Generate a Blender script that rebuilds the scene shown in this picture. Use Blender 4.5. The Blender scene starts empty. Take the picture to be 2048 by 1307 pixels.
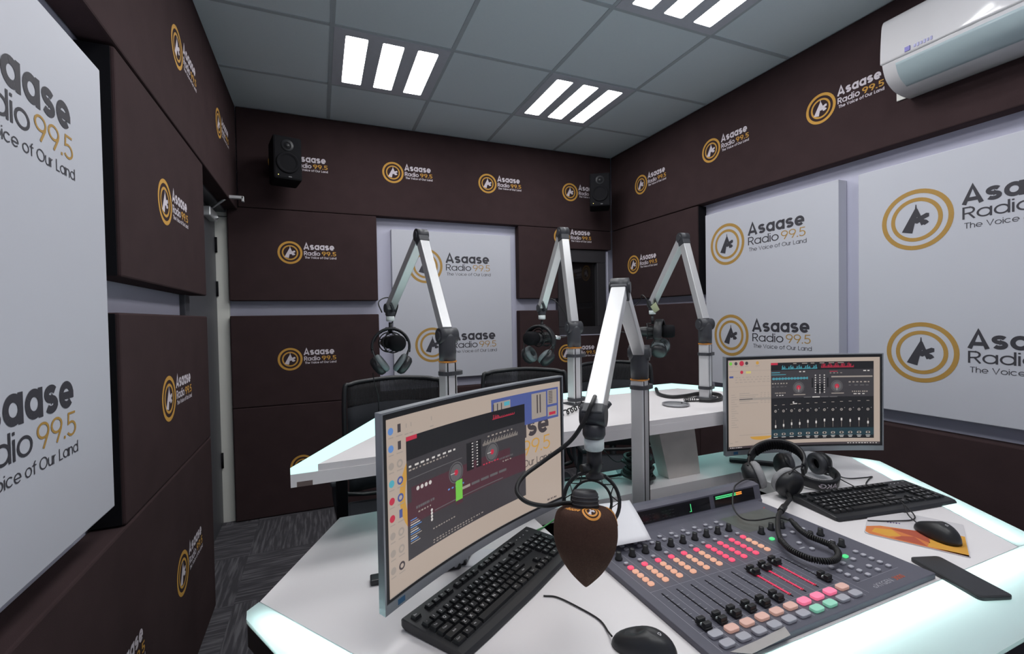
import bpy, bmesh, math, random
from mathutils import Matrix, Vector, Euler
random.seed(7)
PI = math.pi
SC = bpy.context.scene
COL = SC.collection

# ------------------------------------------------------------------ camera
cam_data = bpy.data.cameras.new('camera')
cam = bpy.data.objects.new('camera', cam_data)
COL.objects.link(cam)
SC.camera = cam
cam_data.sensor_fit = 'HORIZONTAL'
cam_data.sensor_width = 36.0
cam_data.lens = 920.07 / 2048 * 36.0
cam_data.clip_start = 0.02
right_v = Vector((0.9222214, -0.3862571, -0.0176970))
down_v = Vector((-0.0240292, -0.0115713, -0.9996443))
fwd_v = Vector((0.3859149, 0.9223186, -0.0199527))
m3 = Matrix((right_v, -down_v, -fwd_v)).transposed()
cam.matrix_world = Matrix.Translation((-0.0932, -3.0069, 1.335)) @ m3.to_4x4()

# ------------------------------------------------------------------ world, colour management
world = bpy.data.worlds.new('world')
SC.world = world
world.use_nodes = True
world.node_tree.nodes['Background'].inputs['Color'].default_value = (0.55, 0.65, 0.8, 1)
world.node_tree.nodes['Background'].inputs['Strength'].default_value = 0.02
vs = SC.view_settings
vs.view_transform = 'Standard'
vs.look = 'None'
vs.exposure = 0.0
vs.gamma = 1.0
vs.use_curve_mapping = False
SC.cycles.use_denoising = True
SC.cycles.max_bounces = 10
SC.cycles.diffuse_bounces = 5
SC.cycles.sample_clamp_indirect = 6.0

LAMP_STRENGTH = 19.5       # ceiling lamp strips
LED_STRENGTH = 26.0         # LED tape under the desk glass

# ------------------------------------------------------------------ materials
MATS = {}
def lin(c):
    c = c / 255.0
    return c / 12.92 if c <= 0.04045 else ((c + 0.055) / 1.055) ** 2.4
def rgb(r, g, b):
    return (lin(r), lin(g), lin(b), 1.0)
def mat(name, col, rough=0.5, metal=0.0, var=0.06, scale=40.0, bump=0.0, bscale=300.0, spec=0.5, coat=0.0, emit=None, estr=0.0):
    if name in MATS:
        return MATS[name]
    m = bpy.data.materials.new(name)
    m.use_nodes = True
    nt = m.node_tree
    bs = nt.nodes['Principled BSDF']
    bs.inputs['Roughness'].default_value = rough
    bs.inputs['Metallic'].default_value = metal
    bs.inputs['Specular IOR Level'].default_value = spec
    bs.inputs['Coat Weight'].default_value = coat
    tc = nt.nodes.new('ShaderNodeTexCoord')
    nz = nt.nodes.new('ShaderNodeTexNoise')
    nz.inputs['Scale'].default_value = scale
    nz.inputs['Detail'].default_value = 3
    nt.links.new(tc.outputs['Object'], nz.inputs['Vector'])
    mx = nt.nodes.new('ShaderNodeMix')
    mx.data_type = 'RGBA'
    mx.inputs[6].default_value = tuple(c * (1 - var) for c in col[:3]) + (1,)
    mx.inputs[7].default_value = tuple(min(1, c * (1 + var)) for c in col[:3]) + (1,)
    nt.links.new(nz.outputs['Fac'], mx.inputs[0])
    nt.links.new(mx.outputs[2], bs.inputs['Base Color'])
    if bump > 0:
        n2 = nt.nodes.new('ShaderNodeTexNoise')
        n2.inputs['Scale'].default_value = bscale
        n2.inputs['Detail'].default_value = 2
        nt.links.new(tc.outputs['Object'], n2.inputs['Vector'])
        bp = nt.nodes.new('ShaderNodeBump')
        bp.inputs['Strength'].default_value = bump
        bp.inputs['Distance'].default_value = 0.002
        nt.links.new(n2.outputs['Fac'], bp.inputs['Height'])
        nt.links.new(bp.outputs['Normal'], bs.inputs['Normal'])
    if emit:
        bs.inputs['Emission Color'].default_value = emit
        bs.inputs['Emission Strength'].default_value = estr
    MATS[name] = m
    return m
def glow(name, col, s):
    """self-lit screen or lamp surface"""
    if name in MATS:
        return MATS[name]
    m = bpy.data.materials.new(name)
    m.use_nodes = True
    bs = m.node_tree.nodes['Principled BSDF']
    bs.inputs['Base Color'].default_value = (0.02, 0.02, 0.02, 1)
    bs.inputs['Roughness'].default_value = 0.35
    bs.inputs['Emission Color'].default_value = col
    bs.inputs['Emission Strength'].default_value = s
    MATS[name] = m
    return m

FAB = mat('brown_acoustic_fabric', (0.050, 0.031, 0.033, 1), 0.95, var=0.22, scale=9, bump=0.5, bscale=900, spec=0.15)
LAV = mat('lavender_wall_paint', (0.55, 0.55, 0.68, 1), 0.7, var=0.03, scale=4)
BRD = mat('white_board_vinyl', (0.57, 0.58, 0.645, 1), 0.55, var=0.02, scale=3)
GOLD = mat('logo_gold', (0.45, 0.26, 0.06, 1), 0.6)
GOLD_F = mat('logo_gold_on_fabric', (0.62, 0.33, 0.06, 1), 0.8)
INK = mat('logo_ink', (0.045, 0.043, 0.055, 1), 0.6)
PALE = mat('logo_pale_print', (0.70, 0.64, 0.70, 1), 0.8)
ALU = mat('brushed_aluminium', (0.72, 0.72, 0.73, 1), 0.38, 0.55, var=0.04, scale=20)
STEEL = mat('brushed_steel', (0.62, 0.59, 0.56, 1), 0.42, 0.35, var=0.12, scale=15)
BLK = mat('black_plastic', (0.016, 0.017, 0.020, 1), 0.42, var=0.1)
KEYM = mat('black_key_plastic', (0.013, 0.014, 0.016, 1), 0.38, var=0.1)
MATTE = mat('matte_black', (0.007, 0.007, 0.009, 1), 0.8, var=0.1, spec=0.15)
RUB = mat('black_rubber_cable', (0.012, 0.012, 0.013, 1), 0.5)
DGREY = mat('dark_grey_plastic', (0.045, 0.047, 0.055, 1), 0.45)
GREYP = mat('grey_velour', (0.30, 0.30, 0.31, 1), 0.95, var=0.25, scale=60, bump=0.4)
DESKW = mat('white_desk_laminate', (0.82, 0.79, 0.80, 1), 0.32, var=0.015, scale=2)
ORNG = mat('orange_ring', (0.75, 0.30, 0.04, 1), 0.5)
FROST = mat('frosted_white_ring', (0.75, 0.82, 0.82, 1), 0.4)
SILV = mat('silver_bezel', (0.36, 0.38, 0.41, 1), 0.35, 0.6)
PAPER = mat('white_paper', (0.75, 0.75, 0.79, 1), 0.9, var=0.02)
MIXG = mat('slate_grey_console', (0.100, 0.100, 0.130, 1), 0.5, var=0.05)
MIXD = mat('dark_console_window', (0.012, 0.012, 0.015, 1), 0.15)
LINEW = mat('console_print_grey', (0.40, 0.40, 0.44, 1), 0.6)
BTNW = mat('grey_translucent_button', (0.42, 0.42, 0.47, 1), 0.4)
PINK = glow('lit_pink_button', (1.0, 0.10, 0.20, 1), 0.95)
PEACH = glow('lit_peach_button', (1.0, 0.52, 0.36, 1), 0.80)
PEACHB = mat('faint_peach_button', (0.58, 0.38, 0.34, 1), 0.4, emit=(1, .55, .42, 1), estr=0.22)
GREENB = mat('faint_green_button', (0.30, 0.55, 0.45, 1), 0.4, emit=(.3, 1, .65, 1), estr=0.2)
PINKB = mat('faint_pink_button', (0.6, 0.2, 0.3, 1), 0.4, emit=(1, .16, .30, 1), estr=0.6)
GREENL = glow('lit_green', (0.12, 1.0, 0.35, 1), 0.8)
REDL = glow('lit_red_track', (1.0, 0.07, 0.20, 1), 0.9)
DOORG = mat('dark_grey_door', (0.085, 0.087, 0.10, 1), 0.45, var=0.08)
CREAM = mat('cream_jamb_paint', (0.82, 0.82, 0.77, 1), 0.6, var=0.04, scale=5)
CHROME = mat('satin_chrome', (0.80, 0.81, 0.83, 1), 0.3, 0.5)
ACW = mat('glossy_white_plastic', (0.72, 0.71, 0.74, 1), 0.12, var=0.01)
ACB = mat('pale_blue_plastic', (0.42, 0.52, 0.56, 1), 0.35, var=0.02)
FOAM = mat('brown_mic_foam', (0.085, 0.048, 0.038, 1), 1.0, var=0.25, scale=300, bump=0.6, bscale=1500, spec=0.05)
NET = None

def glass_window():
    m = bpy.data.materials.new('dark_window_glass')
    m.use_nodes = True
    bs = m.node_tree.nodes['Principled BSDF']
    bs.inputs['Base Color'].default_value = (0.010, 0.009, 0.010, 1)
    bs.inputs['Roughness'].default_value = 0.06
    return m
WGLASS = glass_window()
def net_material():
    m = bpy.data.materials.new('black_chair_net')
    m.use_nodes = True
    nt = m.node_tree
    bs = nt.nodes['Principled BSDF']
    bs.inputs['Base Color'].default_value = (0.014, 0.015, 0.018, 1)
    bs.inputs['Roughness'].default_value = 0.7
    tr = nt.nodes.new('ShaderNodeBsdfTransparent')
    mx = nt.nodes.new('ShaderNodeMixShader')
    tc = nt.nodes.new('ShaderNodeTexCoord')
    wv = nt.nodes.new('ShaderNodeTexWave')
    wv.inputs['Scale'].default_value = 45
    nt.links.new(tc.outputs['Object'], wv.inputs['Vector'])
    mr = nt.nodes.new('ShaderNodeMapRange')
    mr.inputs['From Min'].default_value = 0.45
    mr.inputs['From Max'].default_value = 0.55
    mr.inputs['To Min'].default_value = 0.45
    mr.inputs['To Max'].default_value = 0.0
    nt.links.new(wv.outputs['Fac'], mr.inputs['Value'])
    nt.links.new(mr.outputs['Result'], mx.inputs[0])
    nt.links.new(bs.outputs[0], mx.inputs[1])
    nt.links.new(tr.outputs[0], mx.inputs[2])
    nt.links.new(mx.outputs[0], nt.nodes['Material Output'].inputs['Surface'])
    return m
NET = net_material()
def ceiling_material():
    m = bpy.data.materials.new('mineral_ceiling_tile')
    m.use_nodes = True
    nt = m.node_tree
    bs = nt.nodes['Principled BSDF']
    bs.inputs['Roughness'].default_value = 0.9
    tc = nt.nodes.new('ShaderNodeTexCoord')
    nz = nt.nodes.new('ShaderNodeTexNoise')
    nz.inputs['Scale'].default_value = 140
    nz.inputs['Detail'].default_value = 4
    nt.links.new(tc.outputs['Object'], nz.inputs['Vector'])
    cr = nt.nodes.new('ShaderNodeValToRGB')
    cr.color_ramp.elements[0].color = (0.78, 0.895, 0.95, 1)
    cr.color_ramp.elements[1].color = (0.84, 0.94, 0.985, 1)
    nt.links.new(nz.outputs['Fac'], cr.inputs['Fac'])
    nt.links.new(cr.outputs['Color'], bs.inputs['Base Color'])
    return m
def carpet_material():
    m = bpy.data.materials.new('charcoal_carpet_tiles')
    m.use_nodes = True
    nt = m.node_tree
    bs = nt.nodes['Principled BSDF']
    bs.inputs['Roughness'].default_value = 0.95
    bs.inputs['Specular IOR Level'].default_value = 0.1
    tc = nt.nodes.new('ShaderNodeTexCoord')
    outs = []
    for sc in ((5, 70, 1), (70, 5, 1)):
        mp = nt.nodes.new('ShaderNodeMapping')
        mp.inputs['Scale'].default_value = sc
        nt.links.new(tc.outputs['Object'], mp.inputs['Vector'])
        nz = nt.nodes.new('ShaderNodeTexNoise')
        nz.inputs['Scale'].default_value = 1.0
        nz.inputs['Detail'].default_value = 5
        nt.links.new(mp.outputs['Vector'], nz.inputs['Vector'])
        outs.append(nz)
    ck = nt.nodes.new('ShaderNodeTexChecker')
    ck.inputs['Scale'].default_value = 2.0
    nt.links.new(tc.outputs['Object'], ck.inputs['Vector'])
    mx = nt.nodes.new('ShaderNodeMix')
    mx.data_type = 'FLOAT'
    nt.links.new(ck.outputs['Fac'], mx.inputs[0])
    nt.links.new(outs[0].outputs['Fac'], mx.inputs[2])
    nt.links.new(outs[1].outputs['Fac'], mx.inputs[3])
    cr = nt.nodes.new('ShaderNodeValToRGB')
    cr.color_ramp.elements[0].position = 0.46
    cr.color_ramp.elements[0].color = (0.066, 0.063, 0.072, 1)
    cr.color_ramp.elements[1].position = 0.66
    cr.color_ramp.elements[1].color = (0.15, 0.146, 0.16, 1)
    nt.links.new(mx.outputs[0], cr.inputs['Fac'])
    nt.links.new(cr.outputs['Color'], bs.inputs['Base Color'])
    return m
def diffuser_glass():
    """frosted glass that lets the LED tape below shine through"""
    m = bpy.data.materials.new('frosted_desk_glass')
    m.use_nodes = True
    nt = m.node_tree
    nt.nodes.remove(nt.nodes['Principled BSDF'])
    out = nt.nodes['Material Output']
    tl = nt.nodes.new('ShaderNodeBsdfTranslucent')
    tl.inputs['Color'].default_value = (0.97, 0.97, 0.97, 1)
    df = nt.nodes.new('ShaderNodeBsdfDiffuse')
    df.inputs['Color'].default_value = (0.56, 0.64, 0.66, 1)
    gl = nt.nodes.new('ShaderNodeBsdfGlossy')
    gl.inputs['Roughness'].default_value = 0.15
    m1 = nt.nodes.new('ShaderNodeMixShader')
    m1.inputs[0].default_value = 0.55
    nt.links.new(tl.outputs[0], m1.inputs[1])
    nt.links.new(df.outputs[0], m1.inputs[2])
    fr = nt.nodes.new('ShaderNodeFresnel')
    m2 = nt.nodes.new('ShaderNodeMixShader')
    nt.links.new(fr.outputs[0], m2.inputs[0])
    nt.links.new(m1.outputs[0], m2.inputs[1])
    nt.links.new(gl.outputs[0], m2.inputs[2])
    nt.links.new(m2.outputs[0], out.inputs['Surface'])
    return m
def clear_underside():
    m = bpy.data.materials.new('clear_glass_underside')
    m.use_nodes = True
    nt = m.node_tree
    nt.nodes.remove(nt.nodes['Principled BSDF'])
    tr = nt.nodes.new('ShaderNodeBsdfTransparent')
    tr.inputs['Color'].default_value = (0.92, 0.98, 0.97, 1)
    nt.links.new(tr.outputs[0], nt.nodes['Material Output'].inputs['Surface'])
    return m
CEIL = ceiling_material()
CARPET = carpet_material()
FGLASS = diffuser_glass()
CLEAR = clear_underside()
LED = glow('led_tape', (0.76, 1.0, 0.97, 1), LED_STRENGTH)
LAMP = glow('lamp_diffuser', (1.0, 1.0, 1.0, 1), LAMP_STRENGTH)
LAMPH = mat('lamp_housing_white', (0.62, 0.65, 0.72, 1), 0.6)

# ------------------------------------------------------------------ mesh builder
class MB:
    def __init__(s):
        s.bm = bmesh.new()
        s.mats = []
    def mi(s, m):
        if m is None:
            return 0
        if m not in s.mats:
            s.mats.append(m)
        return s.mats.index(m)
    def absorb(s, b2, M=None, m=None, smooth=False):
        if M is not None:
            bmesh.ops.transform(b2, matrix=M, verts=b2.verts)
        k = s.mi(m)
        vm = {}
        for v in b2.verts:
            vm[v] = s.bm.verts.new(v.co)
        for f in b2.faces:
            try:
                nf = s.bm.faces.new([vm[v] for v in f.verts])
            except ValueError:
                continue
            nf.material_index = k
            nf.smooth = smooth
        b2.free()
    def box(s, c, d, m=None, M=None, bev=0.0, seg=2, taper=None):
        b = bmesh.new()
        bmesh.ops.create_cube(b, size=1.0)
        for v in b.verts:
            tx = ty = 1.0
            if taper and v.co.z > 0:
                tx, ty = taper
            v.co = Vector((v.co.x * d[0] * tx, v.co.y * d[1] * ty, v.co.z * d[2]))
        if bev > 0:
            bmesh.ops.bevel(b, geom=b.edges[:], offset=bev, segments=seg, affect='EDGES', profile=0.5)
        bmesh.ops.translate(b, verts=b.verts, vec=Vector(c))
        s.absorb(b, M, m, False)
        return s
    def cyl(s, p0, p1, r0, r1=None, n=20, m=None, smooth=True, M=None):
        r1 = r0 if r1 is None else r1
        return s.tube([p0, p1], [r0, r1], n=n, m=m, smooth=smooth, M=M)
    def tube(s, pts, r, n=10, closed=False, m=None, smooth=True, caps=True, M=None, square=False, up=None):
        P = [Vector(p) for p in pts]
        N = len(P)
        R = r if isinstance(r, (list, tuple)) else [r] * N
        T = []
        for i in range(N):
            if closed:
                t = P[(i + 1) % N] - P[i - 1]
            elif i == 0:
                t = P[1] - P[0]
            elif i == N - 1:
                t = P[-1] - P[-2]
            else:
                t = (P[i + 1] - P[i]).normalized() + (P[i] - P[i - 1]).normalized()
            T.append(t.normalized() if t.length > 1e-9 else Vector((0, 0, 1)))
        u = Vector(up) if up else Vector((0, 0, 1))
        if abs(T[0].dot(u)) > 0.95:
            u = Vector((1, 0, 0))
        u = (u - T[0] * u.dot(T[0])).normalized()
        rings = []
        k = s.mi(m)
        for i in range(N):
            u = (u - T[i] * u.dot(T[i]))
            u = u.normalized() if u.length > 1e-6 else T[i].orthogonal().normalized()
            w = T[i].cross(u)
            ring = []
            for j in range(n):
                a = 2 * PI * j / n
                co = P[i] + (u * math.cos(a) + w * math.sin(a)) * R[i]
                ring.append(s.bm.verts.new(M @ co if M else co))
            rings.append(ring)
        rng = range(N) if closed else range(N - 1)
        for i in rng:
            a, b = rings[i], rings[(i + 1) % N]
            for j in range(n):
                f = s.bm.faces.new((a[j], a[(j + 1) % n], b[(j + 1) % n], b[j]))
                f.smooth = smooth
                f.material_index = k
        if caps and not closed:
            f = s.bm.faces.new(list(reversed(rings[0]))); f.material_index = k
            f = s.bm.faces.new(rings[-1]); f.material_index = k
        return s
    def lathe(s, prof, n=32, m=None, M=None, smooth=True):
        k = s.mi(m)
        rings = []
        for (r, z) in prof:
            if r < 1e-6:
                co = Vector((0, 0, z))
                rings.append([s.bm.verts.new(M @ co if M else co)])
            else:
                ring = []
                for j in range(n):
                    a = 2 * PI * j / n
                    co = Vector((r * math.cos(a), r * math.sin(a), z))
                    ring.append(s.bm.verts.new(M @ co if M else co))
                rings.append(ring)
        for i in range(len(rings) - 1):
            a, b = rings[i], rings[i + 1]
            for j in range(n):
                if len(a) == 1 and len(b) == 1:
                    break
                if len(a) == 1:
                    f = s.bm.faces.new((a[0], b[(j + 1) % n], b[j]))
                elif len(b) == 1:
                    f = s.bm.faces.new((a[j], a[(j + 1) % n], b[0]))
                else:
                    f = s.bm.faces.new((a[j], a[(j + 1) % n], b[(j + 1) % n], b[j]))
                f.smooth = smooth
                f.material_index = k
        return s
    def prism(s, poly, z0, z1, m=None, M=None, mtop=None, mbot=None, bev=0.0):
        b = bmesh.new()
        lo = [b.verts.new((p[0], p[1], z0)) for p in poly]
        hi = [b.verts.new((p[0], p[1], z1)) for p in poly]
        n = len(poly)
        area = sum(poly[i][0] * poly[(i + 1) % n][1] - poly[(i + 1) % n][0] * poly[i][1] for i in range(n))
        if area < 0:
            lo.reverse(); hi.reverse()
        ks, kt, kb = s.mi(m), s.mi(mtop if mtop else m), s.mi(mbot if mbot else m)
        fb = b.faces.new(list(reversed(lo)))
        ft = b.faces.new(hi)
        sides = [b.faces.new((lo[i], lo[(i + 1) % n], hi[(i + 1) % n], hi[i])) for i in range(n)]
        if bev > 0:
            bmesh.ops.bevel(b, geom=b.edges[:], offset=bev, segments=2, affect='EDGES', profile=0.5)
            s.absorb(b, M, m)
            return s
        if M is not None:
            bmesh.ops.transform(b, matrix=M, verts=b.verts)
        vm = {v: s.bm.verts.new(v.co) for v in b.verts}
        for f, kk in [(fb, kb), (ft, kt)] + [(q, ks) for q in sides]:
            nf = s.bm.faces.new([vm[v] for v in f.verts])
            nf.material_index = kk
        b.free()
        return s
    def face(s, pts, m=None, M=None):
        k = s.mi(m)
        vv = [s.bm.verts.new((M @ Vector(p)) if M else Vector(p)) for p in pts]
        f = s.bm.faces.new(vv)
        f.material_index = k
        return s
    def torus(s, R, r, M=None, n=40, k=8, m=None, sx=1.0, sy=1.0):
        pts = [(R * sx * math.cos(2 * PI * i / n), R * sy * math.sin(2 * PI * i / n), 0) for i in range(n)]
        return s.tube(pts, r, n=k, closed=True, m=m, M=M)
    def sphere(s, c, r, m=None, M=None, sub=2, scale=(1, 1, 1)):
        b = bmesh.new()
        bmesh.ops.create_uvsphere(b, u_segments=20, v_segments=12, radius=1.0)
        for v in b.verts:
            v.co = Vector((v.co.x * r * scale[0] + c[0], v.co.y * r * scale[1] + c[1], v.co.z * r * scale[2] + c[2]))
        s.absorb(b, M, m, True)
        return s
    def mesh(s, name, default):
        me = bpy.data.meshes.new(name)
        bmesh.ops.recalc_face_normals(s.bm, faces=s.bm.faces[:]) if getattr(s, 'fix', True) else None
        s.bm.to_mesh(me)
        s.bm.free()
        for m in (s.mats or [default]):
            me.materials.append(m)
        return me

def flat():
    b = MB()
    b.fix = False
    return b

ROOTM = {}
def basis(o):
    M = Matrix.Identity(4)
    while o is not None:
        M = ROOTM.get(o.name, Matrix.Identity(4)) @ M
        o = o.parent
    return M
def tag(o, label, cat, group=None, kind=None):
    if label: o['label'] = label
    if cat: o['category'] = cat
    if group: o['group'] = group
    if kind: o['kind'] = kind
    return o
def setM(o, M):
    o.matrix_basis = M
    ROOTM[o.name] = M.copy()
def thing(name, label, cat, M=None, group=None):
    o = bpy.data.objects.new(name, None)
    o.empty_display_size = 0.05
    COL.objects.link(o)
    if M is None: M = Matrix.Identity(4)
    elif not isinstance(M, Matrix): M = Matrix.Translation(M)
    setM(o, M)
    return tag(o, label, cat, group)
def part(name, mb, m, parent=None, world=False, M=None, label=None):
    """one mesh object; world=True: the builder holds world coordinates"""
    me = mb.mesh(name, m) if isinstance(mb, MB) else mb
    o = bpy.data.objects.new(name, me)
    COL.objects.link(o)
    if world and parent is not None:
        me.transform(basis(parent).inverted())
    o.parent = parent
    if M is not None:
        setM(o, M)
    if label: o['label'] = label
    return o
def solo(name, mb, m, label, cat, group=None, M=None):
    return tag(part(name, mb, m, None, M=M), label, cat, group)
def struct(name, mb, m, parent=None):
    o = part(name, mb, m, parent)
    if parent is None: o['kind'] = 'structure'
    return o
def dup(root, M, label, group=None):
    def cp(o, par):
        c = o.copy()
        COL.objects.link(c)
        c.parent = par
        if o.name in ROOTM: ROOTM[c.name] = ROOTM[o.name].copy()
        for ch in list(o.children):
            cp(ch, c)
        return c
    r = cp(root, None)
    setM(r, M)
    r['label'] = label
    if group: r['group'] = group
    return r
def frame(origin, x, z):
    """matrix with given local x direction and z as up as possible"""
    x = Vector(x).normalized(); z = Vector(z)
    z = (z - x * z.dot(x)).normalized()
    y = z.cross(x)
    M = Matrix((x, y, z)).transposed().to_4x4()
    M.translation = Vector(origin)
    return M
def wallframe(origin, right, normal):
    """local x = right along the wall, y = up, z = out of the wall"""
    r = Vector(right); n = Vector(normal)
    u = n.cross(r)
    M = Matrix((r, u, n)).transposed().to_4x4()
    M.translation = Vector(origin)
    return M
def smooth_path(pts, n=8, closed=False):
    P = [Vector(p) for p in pts]
    out = []
    N = len(P)
    rng = range(N) if closed else range(N - 1)
    for i in rng:
        p0 = P[i - 1] if (closed or i > 0) else P[0] * 2 - P[1]
        p1 = P[i]
        p2 = P[(i + 1) % N]
        p3 = P[(i + 2) % N] if (closed or i + 2 < N) else P[-1] * 2 - P[-2]
        for k in range(n):
            t = k / n
            out.append(0.5 * ((2 * p1) + (p2 - p0) * t + (2 * p0 - 5 * p1 + 4 * p2 - p3) * t * t + (3 * p1 - p0 - 3 * p2 + p3) * t ** 3))
    if not closed:
        out.append(P[-1])
    return out
def rrect(w, h, r, n=4):
    out = []
    for cx, cy, a0 in ((w / 2 - r, h / 2 - r, 0), (-w / 2 + r, h / 2 - r, 90), (-w / 2 + r, -h / 2 + r, 180), (w / 2 - r, -h / 2 + r, 270)):
        for i in range(n + 1):
            a = math.radians(a0 + 90 * i / n)
            out.append((cx + r * math.cos(a), cy + r * math.sin(a)))
    return out

# ------------------------------------------------------------------ geometric stroke lettering
def arc(cx, cy, rx, ry, a0, a1, n=14):
    return [(cx + rx * math.cos(math.radians(a0 + (a1 - a0) * i / n)), cy + ry * math.sin(math.radians(a0 + (a1 - a0) * i / n))) for i in range(n + 1)]
def glyph(ch, w):
    xh = 0.76
    h = w / 2
    r = (xh - w) / 2
    cx, cy = h + r, xh / 2
    S = []
    if ch == 'o': S = [arc(cx, cy, r, r, 0, 360, 24)]; adv = 2 * r + w
    elif ch == 'a': S = [arc(cx, cy, r, r, 0, 360, 24), [(cx + r, 0), (cx + r, xh)]]; adv = 2 * r + w
    elif ch == 'd': S = [arc(cx, cy, r, r, 0, 360, 24), [(cx + r, 0), (cx + r, 1.04)]]; adv = 2 * r + w
    elif ch == 'e': S = [arc(cx, cy, r, r, 0, 318, 24), [(cx - r, cy - .02), (cx + r + h, cy - .02)]]; adv = 2 * r + w
    elif ch == 'c': S = [arc(cx, cy, r, r, 42, 318, 22)]; adv = 2 * r + w * .7
    elif ch == 's':
        rs = (xh - w) / 4; rx = 0.22
        S = [arc(h + rx, h + 3 * rs, rx, rs, 30, 270, 14) + arc(h + rx, h + rs, rx, rs, 90, -150, 14)]; adv = 2 * rx + w
    elif ch == 'u': S = [[(h, xh), (h, h + r * .75)] + arc(h + .24, h + r * .75, .24, r * .75, 180, 360, 12) + [(h + .48, xh)], [(h + .48, 0), (h + .48, xh)]]; adv = .48 + w
    elif ch == 'n': S = [[(h, 0), (h, xh)], [(h, xh - h - r * .75)] + arc(h + .24, xh - h - r * .75, .24, r * .75, 180, 0, 12) + [(h + .48, 0)]]; adv = .48 + w
    elif ch == 'h': S = [[(h, 0), (h, 1.04)], [(h, xh - h - r * .75)] + arc(h + .24, xh - h - r * .75, .24, r * .75, 180, 0, 12) + [(h + .48, 0)]]; adv = .48 + w
    elif ch == 'r': S = [[(h, 0), (h, xh)], arc(h + .28, xh - h - .30, .28, .30, 180, 95, 8)]; adv = .34 + h
    elif ch == 'f': S = [[(.16 + h, 0), (.16 + h, .80)] + arc(.36 + h, .80, .2, .2, 180, 95, 6), [(0, xh - h), (.40 + h, xh - h)]]; adv = .42
    elif ch == 'i': S = [[(h, 0), (h, xh)], [(h, .90), (h, .90 + max(w, .11))]]; adv = w
    elif ch == 'A': S = [[(h * .9, 0), (.46, 1 - h * .2), (.92 - h * .9, 0)], [(.2, .27), (.72, .27)]]; adv = .92
    elif ch == 'R': S = [[(h, 0), (h, 1)], [(h, 1 - h), (.36, 1 - h)] + arc(.36, .72 - h * .2, .24 - h * .2, .28 - h * .8, 90, -90, 12) + [(h, .44)], [(.34, .44), (.62, 0)]]; adv = .64
    elif ch == 'T': S = [[(0, 1 - h), (.6, 1 - h)], [(.3, 0), (.3, 1)]]; adv = .6
    elif ch == 'V': S = [[(h * .9, 1), (.42, h * .2), (.84 - h * .9, 1)]]; adv = .84
    elif ch == 'L': S = [[(h, 1), (h, h), (.5, h)]]; adv = .5
    elif ch == 'O': S = [arc(.5, .5, .5 - h, .5 - h, 0, 360, 28)]; adv = 1.0
    elif ch == 'K': S = [[(h, 0), (h, 1)], [(.62, 1), (h, .42)], [(.24, .6), (.66, 0)]]; adv = .68
    elif ch == 'G': S = [arc(.5, .5, .5 - h, .5 - h, 45, 360, 24) + [(.55, .5)]]; adv = 1.0
    elif ch == '9': S = [arc(.32, .68, .32 - h, .32 - h, 0, 360, 22), [(.64 - h, .66), (.60 - h, .5), (.30, 0)]]; adv = .64
    elif ch == '5': S = [[(.54, 1 - h), (.14, 1 - h), (.09 + h * .4, .54)] + arc(.28, .32, .30 - h, .32 - h, 120, -150, 18)]; adv = .6
    elif ch == '.': S = [[(h, 0), (h, max(w, .12))]]; adv = w
    else: adv = .3
    return S, adv
def strip(pts, w):
    """left/right offset quads of a centre line"""
    n = len(pts)
    closed = n > 3 and abs(pts[0][0] - pts[-1][0]) < 1e-6 and abs(pts[0][1] - pts[-1][1]) < 1e-6
    L, R = [], []
    for i in range(n):
        p = Vector((pts[i][0], pts[i][1]))
        if closed and i in (0, n - 1):
            a, b = Vector(pts[n - 2][:2]), Vector(pts[1][:2])
        else:
            a = Vector(pts[i - 1][:2]) if i > 0 else None
            b = Vector(pts[i + 1][:2]) if i < n - 1 else None
        d1 = (p - a).normalized() if a is not None else None
        d2 = (b - p).normalized() if b is not None else None
        d1 = d1 or d2; d2 = d2 or d1
        n1 = Vector((-d1.y, d1.x)); n2 = Vector((-d2.y, d2.x))
        m = (n1 + n2)
        m = m.normalized() if m.length > 1e-6 else n1
        k = min(1.6, 1 / max(.3, m.dot(n1)))
        L.append(p + m * (w / 2 * k)); R.append(p - m * (w / 2 * k))
    return [(R[i], R[i + 1], L[i + 1], L[i]) for i in range(n - 1)]
def text_quads(txt, x0, x1, y0, cap, w, gap=.075):
    """quads of a line of lettering fitted between x0 and x1 on the base line y0"""
    pen, Q = 0.0, []
    for ch in txt:
        if ch == ' ':
            pen += .34; continue
        S, adv = glyph(ch, w)
        for st in S:
            for q in strip(st, w):
                Q.append([(p.x + pen, p.y) for p in q])
        pen += adv + gap
    pen -= gap
    sx = (x1 - x0) / pen
    return [[(x0 + x * sx, y0 + y * cap) for x, y in q] for q in Q]
EMBLEM = [
    [(-.012, .50), (.012, .50), (.03, .34), (-.03, .34)],
    [(-.03, .36), (.03, .36), (.06, .14), (-.01, -.02), (-.10, -.44), (-.40, -.36)],
    [(-.03, .36), (.04, .36), (.20, -.06), (.26, -.17), (.15, -.22), (.02, .12)],
    [(-.06, -.10), (.04, -.14), (.22, -.02), (.36, .04), (.36, .15), (.28, .17), (.0, .04)],
    [(.16, .00), (.30, -.06), (.36, -.14), (.24, -.22), (.12, -.12)],
]
def ring_quads(r0, r1, n=48):
    return [[(r0 * math.cos(2 * PI * i / n), r0 * math.sin(2 * PI * i / n)), (r1 * math.cos(2 * PI * i / n), r1 * math.sin(2 * PI * i / n)),
             (r1 * math.cos(2 * PI * (i + 1) / n), r1 * math.sin(2 * PI * (i + 1) / n)), (r0 * math.cos(2 * PI * (i + 1) / n), r0 * math.sin(2 * PI * (i + 1) / n))] for i in range(n)]
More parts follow.
